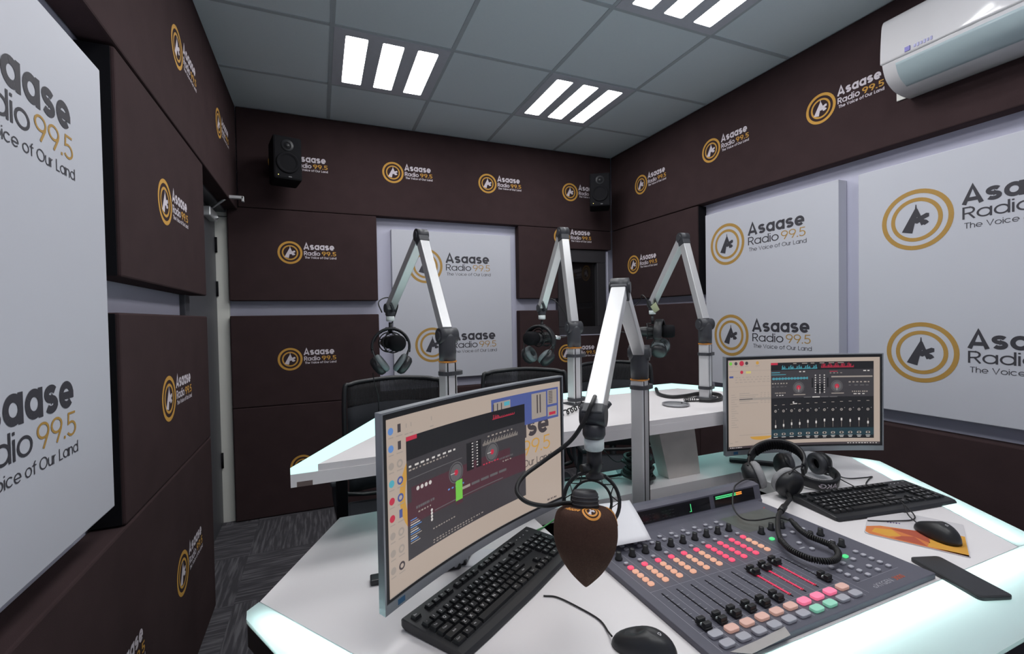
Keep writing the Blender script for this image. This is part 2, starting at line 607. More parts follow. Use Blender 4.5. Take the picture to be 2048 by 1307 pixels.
def logo_polys(kind):
    """lists (slot, polygon): slot 0 gold, 1 ink"""
    out = []
    if kind == 'board':
        R = .135
        for q in ring_quads(R * .86, R) + ring_quads(R * .60, R * .72):
            out.append((0, q))
        for p in EMBLEM:
            out.append((1, [(x * R, y * R) for x, y in p]))
        for q in text_quads('Asaase', .160, .524, .027, .074, .205): out.append((1, q))
        for q in text_quads('Radio', .162, .370, -.033, .050, .115): out.append((1, q))
        for q in text_quads('99.5', .384, .532, -.033, .050, .095): out.append((0, q))
        for q in text_quads('The Voice of Our Land', .168, .536, -.072, .0235, .105): out.append((1, q))
    else:
        R = .078
        for q in ring_quads(R * .82, R) + ring_quads(R * .54, R * .66):
            out.append((0, q))
        for p in EMBLEM:
            out.append((1, [(x * R * 1.15, y * R * 1.1) for x, y in p]))
        for q in text_quads('Asaase', .085, .285, .024, .046, .22): out.append((1, q))
        for q in text_quads('Radio', .087, .192, -.016, .030, .17): out.append((1, q))
        for q in text_quads('99.5', .202, .298, -.016, .030, .17): out.append((0, q))
        for q in text_quads('The Voice of Our Land', .092, .298, -.038, .0155, .19): out.append((1, q))
    return out
LOGO_MESH = {}
def logo_mesh(kind):
    if kind not in LOGO_MESH:
        b = flat()
        mm = (GOLD, INK) if kind == 'board' else (GOLD_F, PALE)
        b.mi(mm[0]); b.mi(mm[1])
        for k, (sl, poly) in enumerate(logo_polys(kind)):
            b.face([(x, y, 0.00015 * (k % 7) / 7) for x, y in poly], mm[sl])
        LOGO_MESH[kind] = b.mesh('logo_' + kind, None)
    return LOGO_MESH[kind]
def add_logo(parent, kind, origin, right, normal, s=1.0):
    W = wallframe(Vector(origin) + Vector(normal) * 0.0007, right, normal) @ Matrix.Scale(s, 4)
    o = part('logo', logo_mesh(kind), None, parent)
    setM(o, basis(parent).inverted() @ W)
    return o
# text from Blender's built-in font, as flat polygons
TXT = {}
def txt_mesh_data(s):
    if s in TXT: return TXT[s]
    cu = bpy.data.curves.new('t', 'FONT')
    cu.body = s
    cu.size = 1.0
    cu.resolution_u = 2
    o = bpy.data.objects.new('t', cu)
    COL.objects.link(o)
    bpy.context.view_layer.update()
    me = o.evaluated_get(bpy.context.evaluated_depsgraph_get()).to_mesh()
    V = [(v.co.x, v.co.y) for v in me.vertices]
    F = [list(p.vertices) for p in me.polygons]
    o.to_mesh_clear() if False else None
    bpy.data.objects.remove(o)
    bpy.data.curves.remove(cu)
    TXT[s] = (V, F)
    return TXT[s]
def put_text(b, s, M, size, m, centre=True):
    V, F = txt_mesh_data(s)
    if not V: return
    xs = [v[0] for v in V]; ys = [v[1] for v in V]
    ox = (min(xs) + max(xs)) / 2 if centre else 0
    oy = (min(ys) + max(ys)) / 2 if centre else 0
    k = b.mi(m)
    vv = [b.bm.verts.new(M @ Vector(((x - ox) * size, (y - oy) * size, 0))) for x, y in V]
    for f in F:
        try:
            nf = b.bm.faces.new([vv[i] for i in f]); nf.material_index = k
        except ValueError:
            pass
#@@SETTING
# ------------------------------------------------------------------ the room
XL, XR, YB, YF, ZC = -0.66, 2.46, 0.60, -4.30, 2.769
LX, RX, BY = -0.575, 2.38, 0.52          # fronts of the acoustic panels
b = MB(); b.box(((XL + XR) / 2, (YB + YF) / 2, -0.02), (XR - XL + .6, YB - YF + .3, 0.04)); struct('floor', b, CARPET)
b = MB()
b.box(((XL + XR) / 2, (YB + YF) / 2, ZC + .02), (XR - XL + .2, YB - YF + .2, 0.04), CEIL)
TBAR = mat('ceiling_grid_bar', (0.50, 0.57, 0.61, 1), 0.6)
for k in range(0, 4):
    b.box((0.6 * k, (YB + YF) / 2, ZC - .001), (.022, YB - YF - .17, .004), TBAR)
for k in range(0, 7):
    b.box(((LX + RX) / 2, -0.6 * k, ZC - .0012), (RX - LX - .002, .022, .004), TBAR)
struct('ceiling', b, CEIL)
b = MB(); b.box(((XL + XR) / 2, YB + .05, ZC / 2), (XR - XL + .5, .1, ZC)); struct('wall_back', b, LAV)
b = MB(); b.box((XR + .05, (YB + YF) / 2, ZC / 2), (.1, YB - YF, ZC)); struct('wall_right', b, LAV)
b = MB(); b.box(((XL + XR) / 2, YF - .05, ZC / 2), (XR - XL + .4, .1, ZC)); struct('wall_front', b, mat('white_wall_paint', (.86, .86, .87, 1), .7, var=.02, scale=4))
b = MB()
b.box((XL - .05, (YF - .50) / 2, ZC / 2), (.1, -.50 - YF, ZC))
b.box((XL - .05, (-.50 + YB) / 2, (2.10 + ZC) / 2), (.1, YB + .50, ZC - 2.10))
struct('wall_left', b, LAV)
# door in the left wall: dark leaf seen edge-on, cream lining at the far side, grey frame
b = MB()
b.box((-.735, .035, 1.03), (.04, 1.05, 2.06), bev=.003)
door = struct('door_1', b, DOORG)
b = MB()
b.box((-.70, .577, 1.05), (.11, .034, 2.10), CREAM)
b.box((-.70, .555, 2.04), (.11, .012, .004), DGREY)
part('jamb', b, CREAM, door)
b = MB()
b.box((-.652, -.535, 1.05), (.03, .07, 2.10), DOORG, bev=.004)
b.box((-.70, -.495, 1.05), (.09, .02, 2.10), DOORG)
b.box((-.70, .04, 2.085), (.10, 1.06, .03), DOORG)
part('door_frame', b, DOORG, door)
for z in (1.85, 1.56, .42):
    b = MB(); b.cyl((-.712, .548, z - .05), (-.712, .548, z + .05), .010, n=12); part('hinge', b, MATTE, door)
b = MB(); b.box((-.70, .32, 2.005), (.05, .20, .055), bev=.006); b.cyl((-.675, .36, 2.00), (-.665, .36, 1.985), .012, n=12)
cl = part('door_closer', b, CHROME, door)
b = MB()
b.box((-.60, .22, 2.093), (.20, .030, .018), bev=.003)
b.box((-.505, .22, 2.085), (.012, .030, .032), bev=.002)
b.tube([(-.68, .30, 2.04), (-.60, .235, 2.083)], .007, n=8)
part('closer_arm', b, CHROME, cl)

# ------------------------------------------------------------------ acoustic panels
def panel(label, kind_cat, face, a0, a1, z0, z1, logos=(), m=None, t=None, poly=None, group=None, lkind='dark', name='acoustic_panel', front=None, bev=.006, lscale=1.0, edge=None):
    """face: 'back' | 'left' | 'right'; a0..a1 along the wall in world x or y"""
    m = m or FAB
    if face == 'back':
        fr = BY if front is None else front; right, nrm = (1, 0, 0), (0, -1, 0); back = YB
        o3 = lambda a, z: Vector((a, fr, z)); dep = back - fr
    elif face == 'left':
        fr = LX if front is None else front; right, nrm = (0, 1, 0), (1, 0, 0); back = XL
        o3 = lambda a, z: Vector((fr, a, z)); dep = fr - back
    else:
        fr = RX if front is None else front; right, nrm = (0, -1, 0), (-1, 0, 0); back = XR
        o3 = lambda a, z: Vector((fr, a, z)); dep = back - fr
    t = dep - .002 if t is None else t
    sgn = 1 if face != 'right' else -1
    P = poly or [(a0, z0), (a1, z0), (a1, z1), (a0, z1)]
    cx = (P[0][0] + P[1][0]) / 2
    W = wallframe(o3(cx, z0), right, nrm)
    root = thing(name, label, kind_cat, W, group)
    b = MB()
    b.prism([((a - cx) * sgn, z - z0) for a, z in P], -t, 0, m=m, bev=bev)
    part('fabric_pad' if m is FAB else 'board', b, m, root)
    if edge:
        q = MB()
        for (a, z_0, z_1) in edge:
            c0, c1 = o3(a, z_0), o3(a, z_1)
            nn = Vector(nrm)
            mid = (c0 + c1) / 2 - nn * (t / 2 + .004)
            q.box(mid, (.003 if face == 'back' else t - .010, t - .010 if face == 'back' else .003, abs(z_1 - z_0) - .006))
        part('edge_strip', q, MATTE, root, world=True)
    for (a, z) in logos:
        add_logo(root, lkind, o3(a, z), right, nrm, lscale)
    return root
G = .0015
panel('long brown fabric band along the top of the back wall with four logos', 'acoustic panel', 'back', LX + G, RX - G, 2.105, ZC - .004, [(-.31, 2.42), (.441, 2.435), (1.19, 2.425), (1.955, 2.423)])
panel('brown panel on the back wall beside the door, topmost of three below the band', 'acoustic panel', 'back', -.638, .313, 1.480, 2.102, [(-.268, 1.812)])
panel('brown panel on the back wall beside the door, middle one of its column', 'acoustic panel', 'back', -.638, .315, .763, 1.380, [(-.285, 1.076)])
panel('brown panel standing on the floor at the back, left of the chairs', 'acoustic panel', 'back', -.638, .316, .004, .760, [(-.225, .325)])
panel('brown panel under the white board of the back wall, behind the chairs', 'acoustic panel', 'back', .320, 1.450, .004, .795)
panel('brown panel wrapping over the dark window in the back right corner', 'acoustic panel', 'back', 0, 0, 1.495, 0, [(1.867, 2.03)],
      poly=[(1.457, 1.495), (1.822, 1.495), (1.822, 1.935), (2.376, 1.935), (2.376, 2.102), (1.457, 2.102)])
panel('brown panel under the dark window, right of the second mic arm', 'acoustic panel', 'back', 0, 0, .763, 0, [(1.895, 1.017)],
      poly=[(1.457, .763), (2.376, .763), (2.376, 1.165), (1.822, 1.165), (1.822, 1.395), (1.457, 1.395)])
panel('lowest brown panel in the back right corner, behind the desk', 'acoustic panel', 'back', 1.457, 2.376, .004, .760)
panel('brown fabric band along the top of the left wall', 'acoustic panel', 'left', -2.95, .513, 2.080, ZC - .004, [(-.856, 2.400), (-.059, 2.424)])
panel('brown panel on the left wall between the white board and the door, upper one', 'acoustic panel', 'left', -1.475, -.478, 1.462, 2.070, [(-1.074, 1.755)], edge=[(-1.4768, 1.462, 2.070)])
panel('brown panel on the left wall beside the door, at table height', 'acoustic panel', 'left', -1.500, -.480, .806, 1.367, [(-1.100, 1.079)], edge=[(-1.5018, .806, 1.367)])
panel('long brown panel standing on the floor below the left white board', 'acoustic panel', 'left', -2.95, -.478, .004, .803, [(-1.002, .425), (-1.70, .425)])
panel('brown fabric band along the top of the right wall behind the air conditioner', 'acoustic panel', 'right', -3.30, .513, 2.105, ZC - .004, [(.095, 2.413), (-.641, 2.442), (-1.379, 2.412)])
panel('brown panel in the right corner beside the white boards, upper one', 'acoustic panel', 'right', -.515, .513, 1.477, 2.100, [(.206, 1.768)], edge=[(-.5168, 1.477, 2.100)])
panel('brown panel in the right corner beside the white boards, middle one', 'acoustic panel', 'right', -.520, .513, .763, 1.420, [], edge=[(-.5218, .763, 1.420)])
panel('brown panel on the floor of the right corner behind the counter', 'acoustic panel', 'right', -.515, .513, .004, .760, [])
panel('long brown panel under the right wall boards, behind the lit desk', 'acoustic panel', 'right', -3.30, -.520, .004, .800, [])
BG = None
panel('white logo board on the back wall, behind the leftmost mic arm', 'board', 'back', .421, 1.392, .870, 2.018, [(.675, 1.750), (.718, 1.135)], m=BRD, front=.545, lkind='board', name='logo_board', bev=.003)
panel('white logo board on the right wall nearest the corner, behind the third mic arm', 'board', 'right', -1.462, -.575, .870, 2.018, [(-.757, 1.793), (-.783, 1.196)], m=BRD, front=2.39, lkind='board', name='logo_board', bev=.003)
panel('white logo board on the right wall below the air conditioner', 'board', 'right', -2.62, -1.556, .868, 2.013, [(-1.796, 1.743), (-1.815, 1.148)], m=BRD, front=2.39, lkind='board', name='logo_board', bev=.003)
panel('large white logo board close up on the left wall', 'board', 'left', -2.62, -1.560, .880, 1.963, [(-2.245, 1.722), (-2.275, 1.138)], m=BRD, front=-.578, lkind='board', name='logo_board', bev=.003)

# window in the back right corner
b = MB()
x0, x1, z0, z1 = 1.835, 2.325, 1.175, 1.928
for (cx, cz, sx, sz) in (((x0 + x1) / 2, z1 - .055, x1 - x0, .11), ((x0 + x1) / 2, z0 + .035, x1 - x0, .07), (x0 + .06, (z0 + z1) / 2 - .02, .12, z1 - z0 - .1805), (x1 - .045, (z0 + z1) / 2 - .02, .09, z1 - z0 - .1805)):
    b.box((cx, .565, cz), (sx, .055, sz), bev=.004)
win = struct('window_1', b, mat('dark_grey_window_frame', (0.040, 0.038, 0.044, 1), 0.5))
b = MB(); b.box(((x0 + x1) / 2, .588, (z0 + z1) / 2), (x1 - x0 - .1, .012, z1 - z0 - .1)); part('pane', b, WGLASS, win)
b = MB(); b.box((x1 + .018, .560, 1.66), (.012, .05, .52)); b.box(((x0 + x1) / 2, .545, z0 - .004), (x1 - x0, .05, .006)); part('trim_strip', b, LAV, win)

# ------------------------------------------------------------------ ceiling lamps
def lamp(x, y, label):
    root = thing('ceiling_light', label, 'ceiling light', (x, y, ZC), 'recessed three-strip ceiling lights')
    b = MB()
    b.box((0, 0, -.002), (.585, .585, .007), bev=.001)
    part('housing', b, LAMPH, root)
    for k in (-1, 0, 1):
        b = MB(); b.prism([(p[0] + k * .182, p[1]) for p in rrect(.108, .485, .008)], -.0062, -.0050, LAMPH, mbot=LAMP); part('diffuser', b, None, root)
lamp(.3, -.3, 'square ceiling light with three glowing strips, nearest the left wall')
lamp(1.5, -.3, 'square ceiling light with three glowing strips, in front of the right back corner')
lamp(1.5, -1.5, 'square ceiling light with three glowing strips, cut by the top edge of the photo')
lamp(.3, -1.5, 'square ceiling light with three glowing strips, above the desk on the left')
lamp(.3, -2.7, 'square ceiling light with three glowing strips, above the camera on the left')
lamp(1.5, -2.7, 'square ceiling light with three glowing strips, above the camera on the right')

# ------------------------------------------------------------------ air conditioner
ac = thing('air_conditioner', 'glossy white wall air conditioner high on the right wall', 'air conditioner', (2.378, -2.2, 2.285))
prof = [(0, .298), (-.10, .312), (-.165, .306), (-.190, .285), (-.199, .24), (-.206, .14), (-.202, .095), (-.175, .045), (-.12, .012), (-.05, .0), (0, .0)]
def ac_section(pts, y0, y1, m, bev=0):
    b = MB()
    k = b.mi(m)
    A = [b.bm.verts.new((p[0], y0, p[1])) for p in pts]
    B = [b.bm.verts.new((p[0], y1, p[1])) for p in pts]
    n = len(pts)
    for i in range(n):
        f = b.bm.faces.new((A[i], A[(i + 1) % n], B[(i + 1) % n], B[i])); f.material_index = k; f.smooth = True
    b.bm.faces.new(A); b.bm.faces.new(list(reversed(B)))
    if bev: bmesh.ops.bevel(b.bm, geom=[e for e in b.bm.edges], offset=bev, segments=2, affect='EDGES')
    return b
fine = [(p.x, p.z) for p in smooth_path([(x, 0, z) for x, z in prof], 5)]
o = part('casing', ac_section(fine, -.42, .42, ACW, .0), ACW, ac)
upper = [(x - .004, z) for x, z in fine if z > .105 and x < -.08]
upper += [(-.08, upper[-1][1]), (-.08, upper[0][1])]
part('front_panel', ac_section(upper, -.425, .425, ACW), ACW, ac)
flap = [(x - .005, z - .002) for x, z in fine if .012 < z < .098 and x < -.06]
flap += [(flap[-1][0] + .006, flap[-1][1] + .006), (flap[0][0] + .01, flap[0][1])]
part('louver', ac_section(flap, -.37, .37, ACB), ACB, ac)
b = MB(); b.box((-.2115, .325, .128), (.003, .018, .018), mat('badge_violet', (0.10, 0.08, 0.42, 1), 0.4))
for k in range(6): b.box((-.2112, .300 - .011 * k, .128), (.002, .006, .011 + .003 * (k % 2)), mat('badge_violet_pale', (0.30, 0.30, 0.55, 1), 0.4))
part('badge', b, None, ac)
b = MB(); b.box((2.376, -1.80, 2.325), (.006, .14, .06)); solo('wall_patch', b, CREAM, 'small pale patch of wall showing under the air conditioner', 'wall patch')

# ------------------------------------------------------------------ loudspeakers
def speaker(label, M, reach=.2):
    r = thing('loudspeaker', label, 'loudspeaker', M, 'black studio monitors near the ceiling')
    b = MB(); b.box((0, 0, .135), (.165, .20, .27), bev=.012); part('cabinet', b, MATTE, r)
    F = Matrix.Translation((0, -.101, .105)) @ Matrix.Rotation(PI / 2, 4, 'X')
    b = MB(); b.lathe([(.066, 0), (.066, .004), (.058, .005), (.05, .001), (.022, -.012), (.02, -.006), (.0, -.002)], 32, M=F); part('woofer', b, MATTE, r)
    F = Matrix.Translation((0, -.101, .212)) @ Matrix.Rotation(PI / 2, 4, 'X')
    b = MB(); b.lathe([(.036, 0), (.034, .004), (.016, -.004), (.013, .003), (0, .007)], 28, M=F); part('tweeter', b, BLK, r)
    b = MB(); b.box((-.055, -.101, .024), (.004, .003, .004)); part('power_light', b, glow('led_amber', (1, .75, .2, 1), 2.0), r)
    b = MB(); b.box((.012, -.101, .018), (.018, .002, .006)); part('badge', b, mat('dull_silver', (.12, .12, .13, 1), .4), r)
    b = MB(); b.box((0, .095 + (reach - .095) / 2, .14), (.05, reach - .095, .05), bev=.005); part('wall_bracket', b, MATTE, r)
    return r
speaker('black loudspeaker on the left end of the back wall covering part of a logo', Matrix.Translation((-.272, .30, 2.225)) @ Matrix.Rotation(math.radians(12), 4, 'Z'), .212)
speaker('black loudspeaker turned into the right corner of the back wall', Matrix.Translation((2.10, .28, 2.235)) @ Matrix.Rotation(math.radians(-32), 4, 'Z'), .262)

# ------------------------------------------------------------------ the lit desk
DZ = .75
WHITE = [(-.051, -1.553), (-.222, -1.920), (.155, -2.450), (1.478, -2.450), (1.868, -1.825), (1.826, -1.744), (1.713, -1.553)]
HOLE = [(.47, -1.768), (1.33, -1.768), (1.33, -1.955), (.47, -1.955)]
desk = thing('presenter_desk', 'white octagonal presenter desk with glowing glass edges carrying the mixing console', 'desk', (.84, -2.0, 0))
b = MB()
b2 = bmesh.new()
es = []
for P in (WHITE, HOLE):
    vv = [b2.verts.new((x, y, DZ)) for x, y in P]
    for i in range(len(vv)): es.append(b2.edges.new((vv[i], vv[(i + 1) % len(vv)])))
bmesh.ops.triangle_fill(b2, edges=es, use_beauty=True)
r = bmesh.ops.extrude_face_region(b2, geom=b2.faces[:])
bmesh.ops.translate(b2, verts=[v for v in r['geom'] if isinstance(v, bmesh.types.BMVert)], vec=(0, 0, -.042))
b.absorb(b2, None, DESKW)
part('desk_top', b, DESKW, desk, world=True)
STRIPS = [
    ([(-.2235, -1.9205), (-.243, -1.945), (-.240, -1.975), (.08, -2.61), (.1535, -2.452)], [(-.208, -1.978), (.120, -2.452)]),
    ([(.155, -2.4515), (.082, -2.61), (1.486, -2.61), (1.585, -2.452), (1.478, -2.4515)], [(.15, -2.475), (1.50, -2.475)]),
    ([(1.8695, -1.826), (1.905, -1.885), (1.913, -1.910), (1.603, -2.417), (1.587, -2.4505), (1.4805, -2.4505)], [(1.875, -1.86), (1.51, -2.44)]),
]
def lit_strip(parent, poly, led, zt, th, depth, led_r=.006):
    lp = MB(); lp.fix = True
    lp.prism(poly, zt - th, zt, m=FGLASS, mbot=CLEAR)
    g = part('glass_edge', lp, None, parent, world=True)
    t = MB()
    zl = zt - th - depth + .008
    for i in range(len(led) - 1):
        a, c = Vector((led[i][0], led[i][1], zl)), Vector((led[i + 1][0], led[i + 1][1], zl))
        d = (c - a).normalized(); n_ = Vector((-d.y, d.x, 0)) * led_r
        t.face([a - n_, c - n_, c + n_, a + n_])
    t.fix = False
    part('led_tape', t, LED, g, world=True)
    tr = MB()
    k = 0
    n = len(poly)
    cxy = Vector((sum(p[0] for p in poly) / n, sum(p[1] for p in poly) / n))
    def inset(k):
        out = []
        for i in range(n):
            a, p, c = Vector(poly[i - 1]), Vector(poly[i]), Vector(poly[(i + 1) % n])
            d1, d2 = (p - a).normalized(), (c - p).normalized()
            s_ = 1 if sum(poly[j][0] * poly[(j + 1) % n][1] - poly[(j + 1) % n][0] * poly[j][1] for j in range(n)) > 0 else -1
            n1, n2 = Vector((-d1.y, d1.x)) * s_, Vector((-d2.y, d2.x)) * s_
            m_ = (n1 + n2).normalized()
            q = p + m_ * (k / max(.35, m_.dot(n1)))
            out.append((q.x, q.y))
        return out
    ins = inset(.0045)
    sk = MB(); sk.fix = False
    so = inset(.0015); si = inset(.004)
    for i in range(n):
        p, q, p2_, q2_ = so[i], so[(i + 1) % n], si[i], si[(i + 1) % n]
        zt0, zb0 = zt - th - .0004, zt - th - depth - .002
        sk.face([(p[0], p[1], zb0), (q[0], q[1], zb0), (q[0], q[1], zt0), (p[0], p[1], zt0)])
        sk.face([(q2_[0], q2_[1], zb0), (p2_[0], p2_[1], zb0), (p2_[0], p2_[1], zt0), (q2_[0], q2_[1], zt0)])
        sk.face([(p[0], p[1], zt0), (q[0], q[1], zt0), (q2_[0], q2_[1], zt0), (p2_[0], p2_[1], zt0)])
        sk.face([(q[0], q[1], zb0), (p[0], p[1], zb0), (p2_[0], p2_[1], zb0), (q2_[0], q2_[1], zb0)])
    sk.face([(x, y, zt - th - depth - .0012) for x, y in si])
    part('skirt', sk, mat('navy_black_panel', (.012, .014, .022, 1), .45), parent, world=True)
    zb, zu = zt - th - depth, zt - th - .0005
    tr.face([(x, y, zb) for x, y in ins])
    for i in range(n):
        p, q = ins[i], ins[(i + 1) % n]
        tr.face([(p[0], p[1], zb), (q[0], q[1], zb), (q[0], q[1], zu), (p[0], p[1], zu)])
    part('led_trough', tr, mat('grey_trough', (.42, .45, .46, 1), .7), parent, world=True)
for poly, led in STRIPS:
    lit_strip(desk, poly, led, DZ, .008, .045)
b = MB()
ped = [(.02, -1.62), (-.12, -1.93), (.20, -2.40), (1.44, -2.40), (1.78, -1.84), (1.66, -1.62)]
b.prism(ped, .03, .58, MATTE)
part('pedestal', b, MATTE, desk, world=True)
b = MB()
apron = [(-.035, -1.575), (-.205, -1.930), (-.205, -1.975), (.10, -2.575), (1.47, -2.575), (1.57, -2.42), (1.88, -1.905), (1.80, -1.74), (1.70, -1.575)]
for i in range(len(apron)):
    p, q = apron[i], apron[(i + 1) % len(apron)]
    d = Vector((q[0] - p[0], q[1] - p[1], 0)); L = d.length
    M = frame((p[0], p[1], 0), d, (0, 0, 1))
    b.box((L / 2, .0, .585), (L, .016, .20), M=M)
part('apron', b, mat('navy_black_panel', (.012, .014, .022, 1), .45), desk, world=True)
for (x, y) in ((-.08, -1.93), (.22, -2.42), (1.42, -2.42), (1.74, -1.88), (.05, -1.63), (1.64, -1.63)):
    b = MB(); b.box((x, y, .35), (.06, .06, .70), bev=.004); part('leg', b, MATTE, desk, world=True)

# ------------------------------------------------------------------ raised guest counter
CZ = .985
counter = thing('guest_counter', 'white raised guest counter with glowing outer edge behind the presenter desk', 'counter', (.86, -1.5, 0))
OUT = [(-.166, -1.790), (.150, -1.165), (1.565, -1.150), (1.885, -1.770)]
INN = [(-.105, -1.7865), (.245, -1.290), (1.475, -1.290), (1.820, -1.7715)]
b = MB(); b.prism(OUT, CZ - .048, CZ - .0165, DESKW); b.prism(INN, CZ - .0164, CZ, DESKW)
b.box((-.135, -1.7895, CZ - .042), (.035, .001, .012), mat('worn_chipboard', (.16, .12, .11, 1), .9))
part('counter_top', b, DESKW, counter, world=True)
for poly, led in (
    ([OUT[0], OUT[1], (INN[1][0] - .001, INN[1][1] + .001), (INN[0][0] - .001, INN[0][1])], None),
    ([OUT[1], OUT[2], (INN[2][0], INN[2][1] + .001), (INN[1][0], INN[1][1] + .001)], None),
    ([OUT[2], OUT[3], (INN[3][0] + .001, INN[3][1]), (INN[2][0] + .001, INN[2][1] + .001)], None)):
    lp = MB(); lp.prism(poly, CZ - .0160, CZ, glow('glowing_glass', (.62, 1.0, .95, 1), 1.25))
    part('glass_edge', lp, None, counter, world=True)
t = MB(); t.fix = False
t.face([(.05, -1.47, CZ - .0492), (1.66, -1.47, CZ - .0492), (1.66, -1.455, CZ - .0492), (.05, -1.455, CZ - .0492)])
part('led_tape', t, glow('teal_led_tape', (.45, 1.0, .95, 1), 12.0), counter, world=True)
def bracket(dx):
    b = MB()
    k = b.mi(STEEL)
    lo = [(1.043 + dx, -1.717), (1.188 + dx, -1.717), (1.188 + dx, -1.66), (1.043 + dx, -1.66)]
    hi = [(.960 + dx, -1.765), (1.116 + dx, -1.765), (1.116 + dx, -1.70), (.960 + dx, -1.70)]
    A = [b.bm.verts.new((x, y, .7505)) for x, y in lo]; B = [b.bm.verts.new((x, y, CZ - .0485)) for x, y in hi]
    b.bm.faces.new(A); b.bm.faces.new(B)
    for i in range(4): b.bm.faces.new((A[i], A[(i + 1) % 4], B[(i + 1) % 4], B[i]))
    part('steel_bracket', b, STEEL, counter, world=True)
bracket(0); bracket(-.62)
b = MB(); b.box((-.04, -1.45, .468), (.034, .05, .936), bev=.004); part('support_post', b, MATTE, counter, world=True)
b = MB(); b.box((1.72, -1.45, .468), (.034, .05, .936), bev=.004); part('support_post', b, MATTE, counter, world=True)
#@@OBJECTS
# ------------------------------------------------------------------ microphone arms
def square_bar(b, p0, p1, w, n, m, h=None):
    """square-section bar; n = direction of one pair of faces"""
    p0, p1 = Vector(p0), Vector(p1)
    d = p1 - p0
    M = frame(p0, d, n)
    h = h or w
    b.box((d.length / 2, 0, 0), (d.length, h, w), m, M=M, bev=.0025)
def mic_arm(label, base, K, apex, tip, collars, yaw=0.0, ring_drop=.034):
    base, K, apex, tip = Vector(base), Vector(K), Vector(apex), Vector(tip)
    root = thing('boom_stand', label, 'microphone arm', tuple(base), 'grey articulated microphone arms')
    n = (apex - K).cross(tip - apex)
    n = Vector((n.x, n.y, 0)).normalized()
    zr = K.z - .083
    Rz = Matrix.Translation((K.x, K.y, 0)) @ Matrix.Rotation(yaw, 4, 'Z')
    b = MB()
    b.box((0, 0, (base.z + zr) / 2), (.042, .042, zr - base.z), ALU, M=Rz, bev=.004)
    for s in (-1, 1):
        for q in (-.0145, .0145):
            b.box((q, s * .0210, (base.z + zr) / 2), (.0042, .0012, zr - base.z - .004), MATTE, M=Rz)
    part('pole', b, ALU, root, world=True)
    b = MB(); b.box((0, 0, base.z + .003), (.07, .07, .0058), DGREY, M=Rz, bev=.002); part('foot_plate', b, DGREY, root, world=True)
    b = MB(); b.prism(rrect(.047, .047, .010), zr, zr + .004, ORNG, M=Rz); part('orange_ring', b, ORNG, root, world=True)
    for z in collars:
        b = MB(); b.prism(rrect(.078, .056, .024), z - .006, z + .006, DGREY, M=Rz @ Matrix.Translation((.010, 0, 0))); part('cable_clip', b, DGREY, root, world=True)
    b = MB()
    b.lathe([(0, 0), (.026, 0), (.027, .03), (.027, .075), (.022, .088), (0, .092)], 24, M=Matrix.Translation((K.x, K.y, zr + .004)))
    b.cyl(K - n * .030, K + n * .030, .024, n=24)
    b.cyl(K - n * .034, K + n * .034, .014, n=18)
    part('swivel_joint', b, DGREY, root, world=True)
    d1 = (apex - K).normalized(); d2 = (tip - apex).normalized()
    b = MB(); square_bar(b, K + d1 * .020, apex - d1 * .010, .033, n, ALU); part('lower_arm', b, ALU, root, world=True)
    b = MB(); square_bar(b, apex + d2 * .010, tip, .033, n, ALU); part('upper_arm', b, ALU, root, world=True)
    b = MB()
    b.cyl(apex - n * .020, apex + n * .020, .0225, n=24)
    square_bar(b, apex - d1 * .034, apex, .037, n, DGREY)
    square_bar(b, apex, apex + d2 * .022, .037, n, DGREY)
    b.cyl(apex - n * .024, apex + n * .024, .013, n=18)
    part('elbow', b, DGREY, root, world=True)
    b = MB()
    square_bar(b, tip - d2 * .012, tip + d2 * .010, .036, n, DGREY)
    b.cyl(tip - n * .021, tip + n * .021, .018, n=20)
    b.lathe([(0, 0), (.019, 0), (.019, -.018), (.016, -.024), (0, -.024)], 20, M=Matrix.Translation(tip + Vector((0, 0, -ring_drop + .026))))
    b.tube(smooth_path([tip - d2 * .05 + n * .017 - d2.cross(n) * .02, tip - d2 * .02 - d2.cross(n) * .026, tip + Vector((0, 0, .006)) - d2.cross(n) * .022], 5), .006, n=8)
    part('tip_joint', b, DGREY, root, world=True)
    b = MB(); b.lathe([(0, 0), (.0165, 0), (.0165, -.017), (.014, -.020), (0, -.020)], 20, M=Matrix.Translation(tip + Vector((0, 0, -ring_drop + .0015)))); part('status_ring', b, FROST, root, world=True)
    return tip + Vector((0, 0, -ring_drop - .0185))
TA = mic_arm('leftmost microphone arm, standing at the left end of the counter', (.282, -1.597, CZ), (.276, -1.595, 1.283), (.242, -1.396, 1.628), (.170, -1.112, 1.382), [1.165], .35)
TB = mic_arm('second microphone arm from the left, in front of the dark window', (.847, -1.412, CZ), (.845, -1.406, 1.293), (.848, -1.323, 1.684), (.864, -1.083, 1.377), [1.180, 1.005], .2)
TC = mic_arm('rightmost microphone arm, in front of the white boards', (1.396, -1.555, CZ), (1.391, -1.547, 1.294), (1.397, -1.420, 1.674), (1.440, -1.160, 1.392), [1.170, 1.030], .45)
TD = mic_arm('nearest microphone arm, rising behind the mixing console and bending towards the camera', (.807, -1.877, .5805), (.803, -1.866, 1.222), (.550, -2.121, 1.400), (.326, -2.352, 1.170), [1.118], .42, ring_drop=.040)

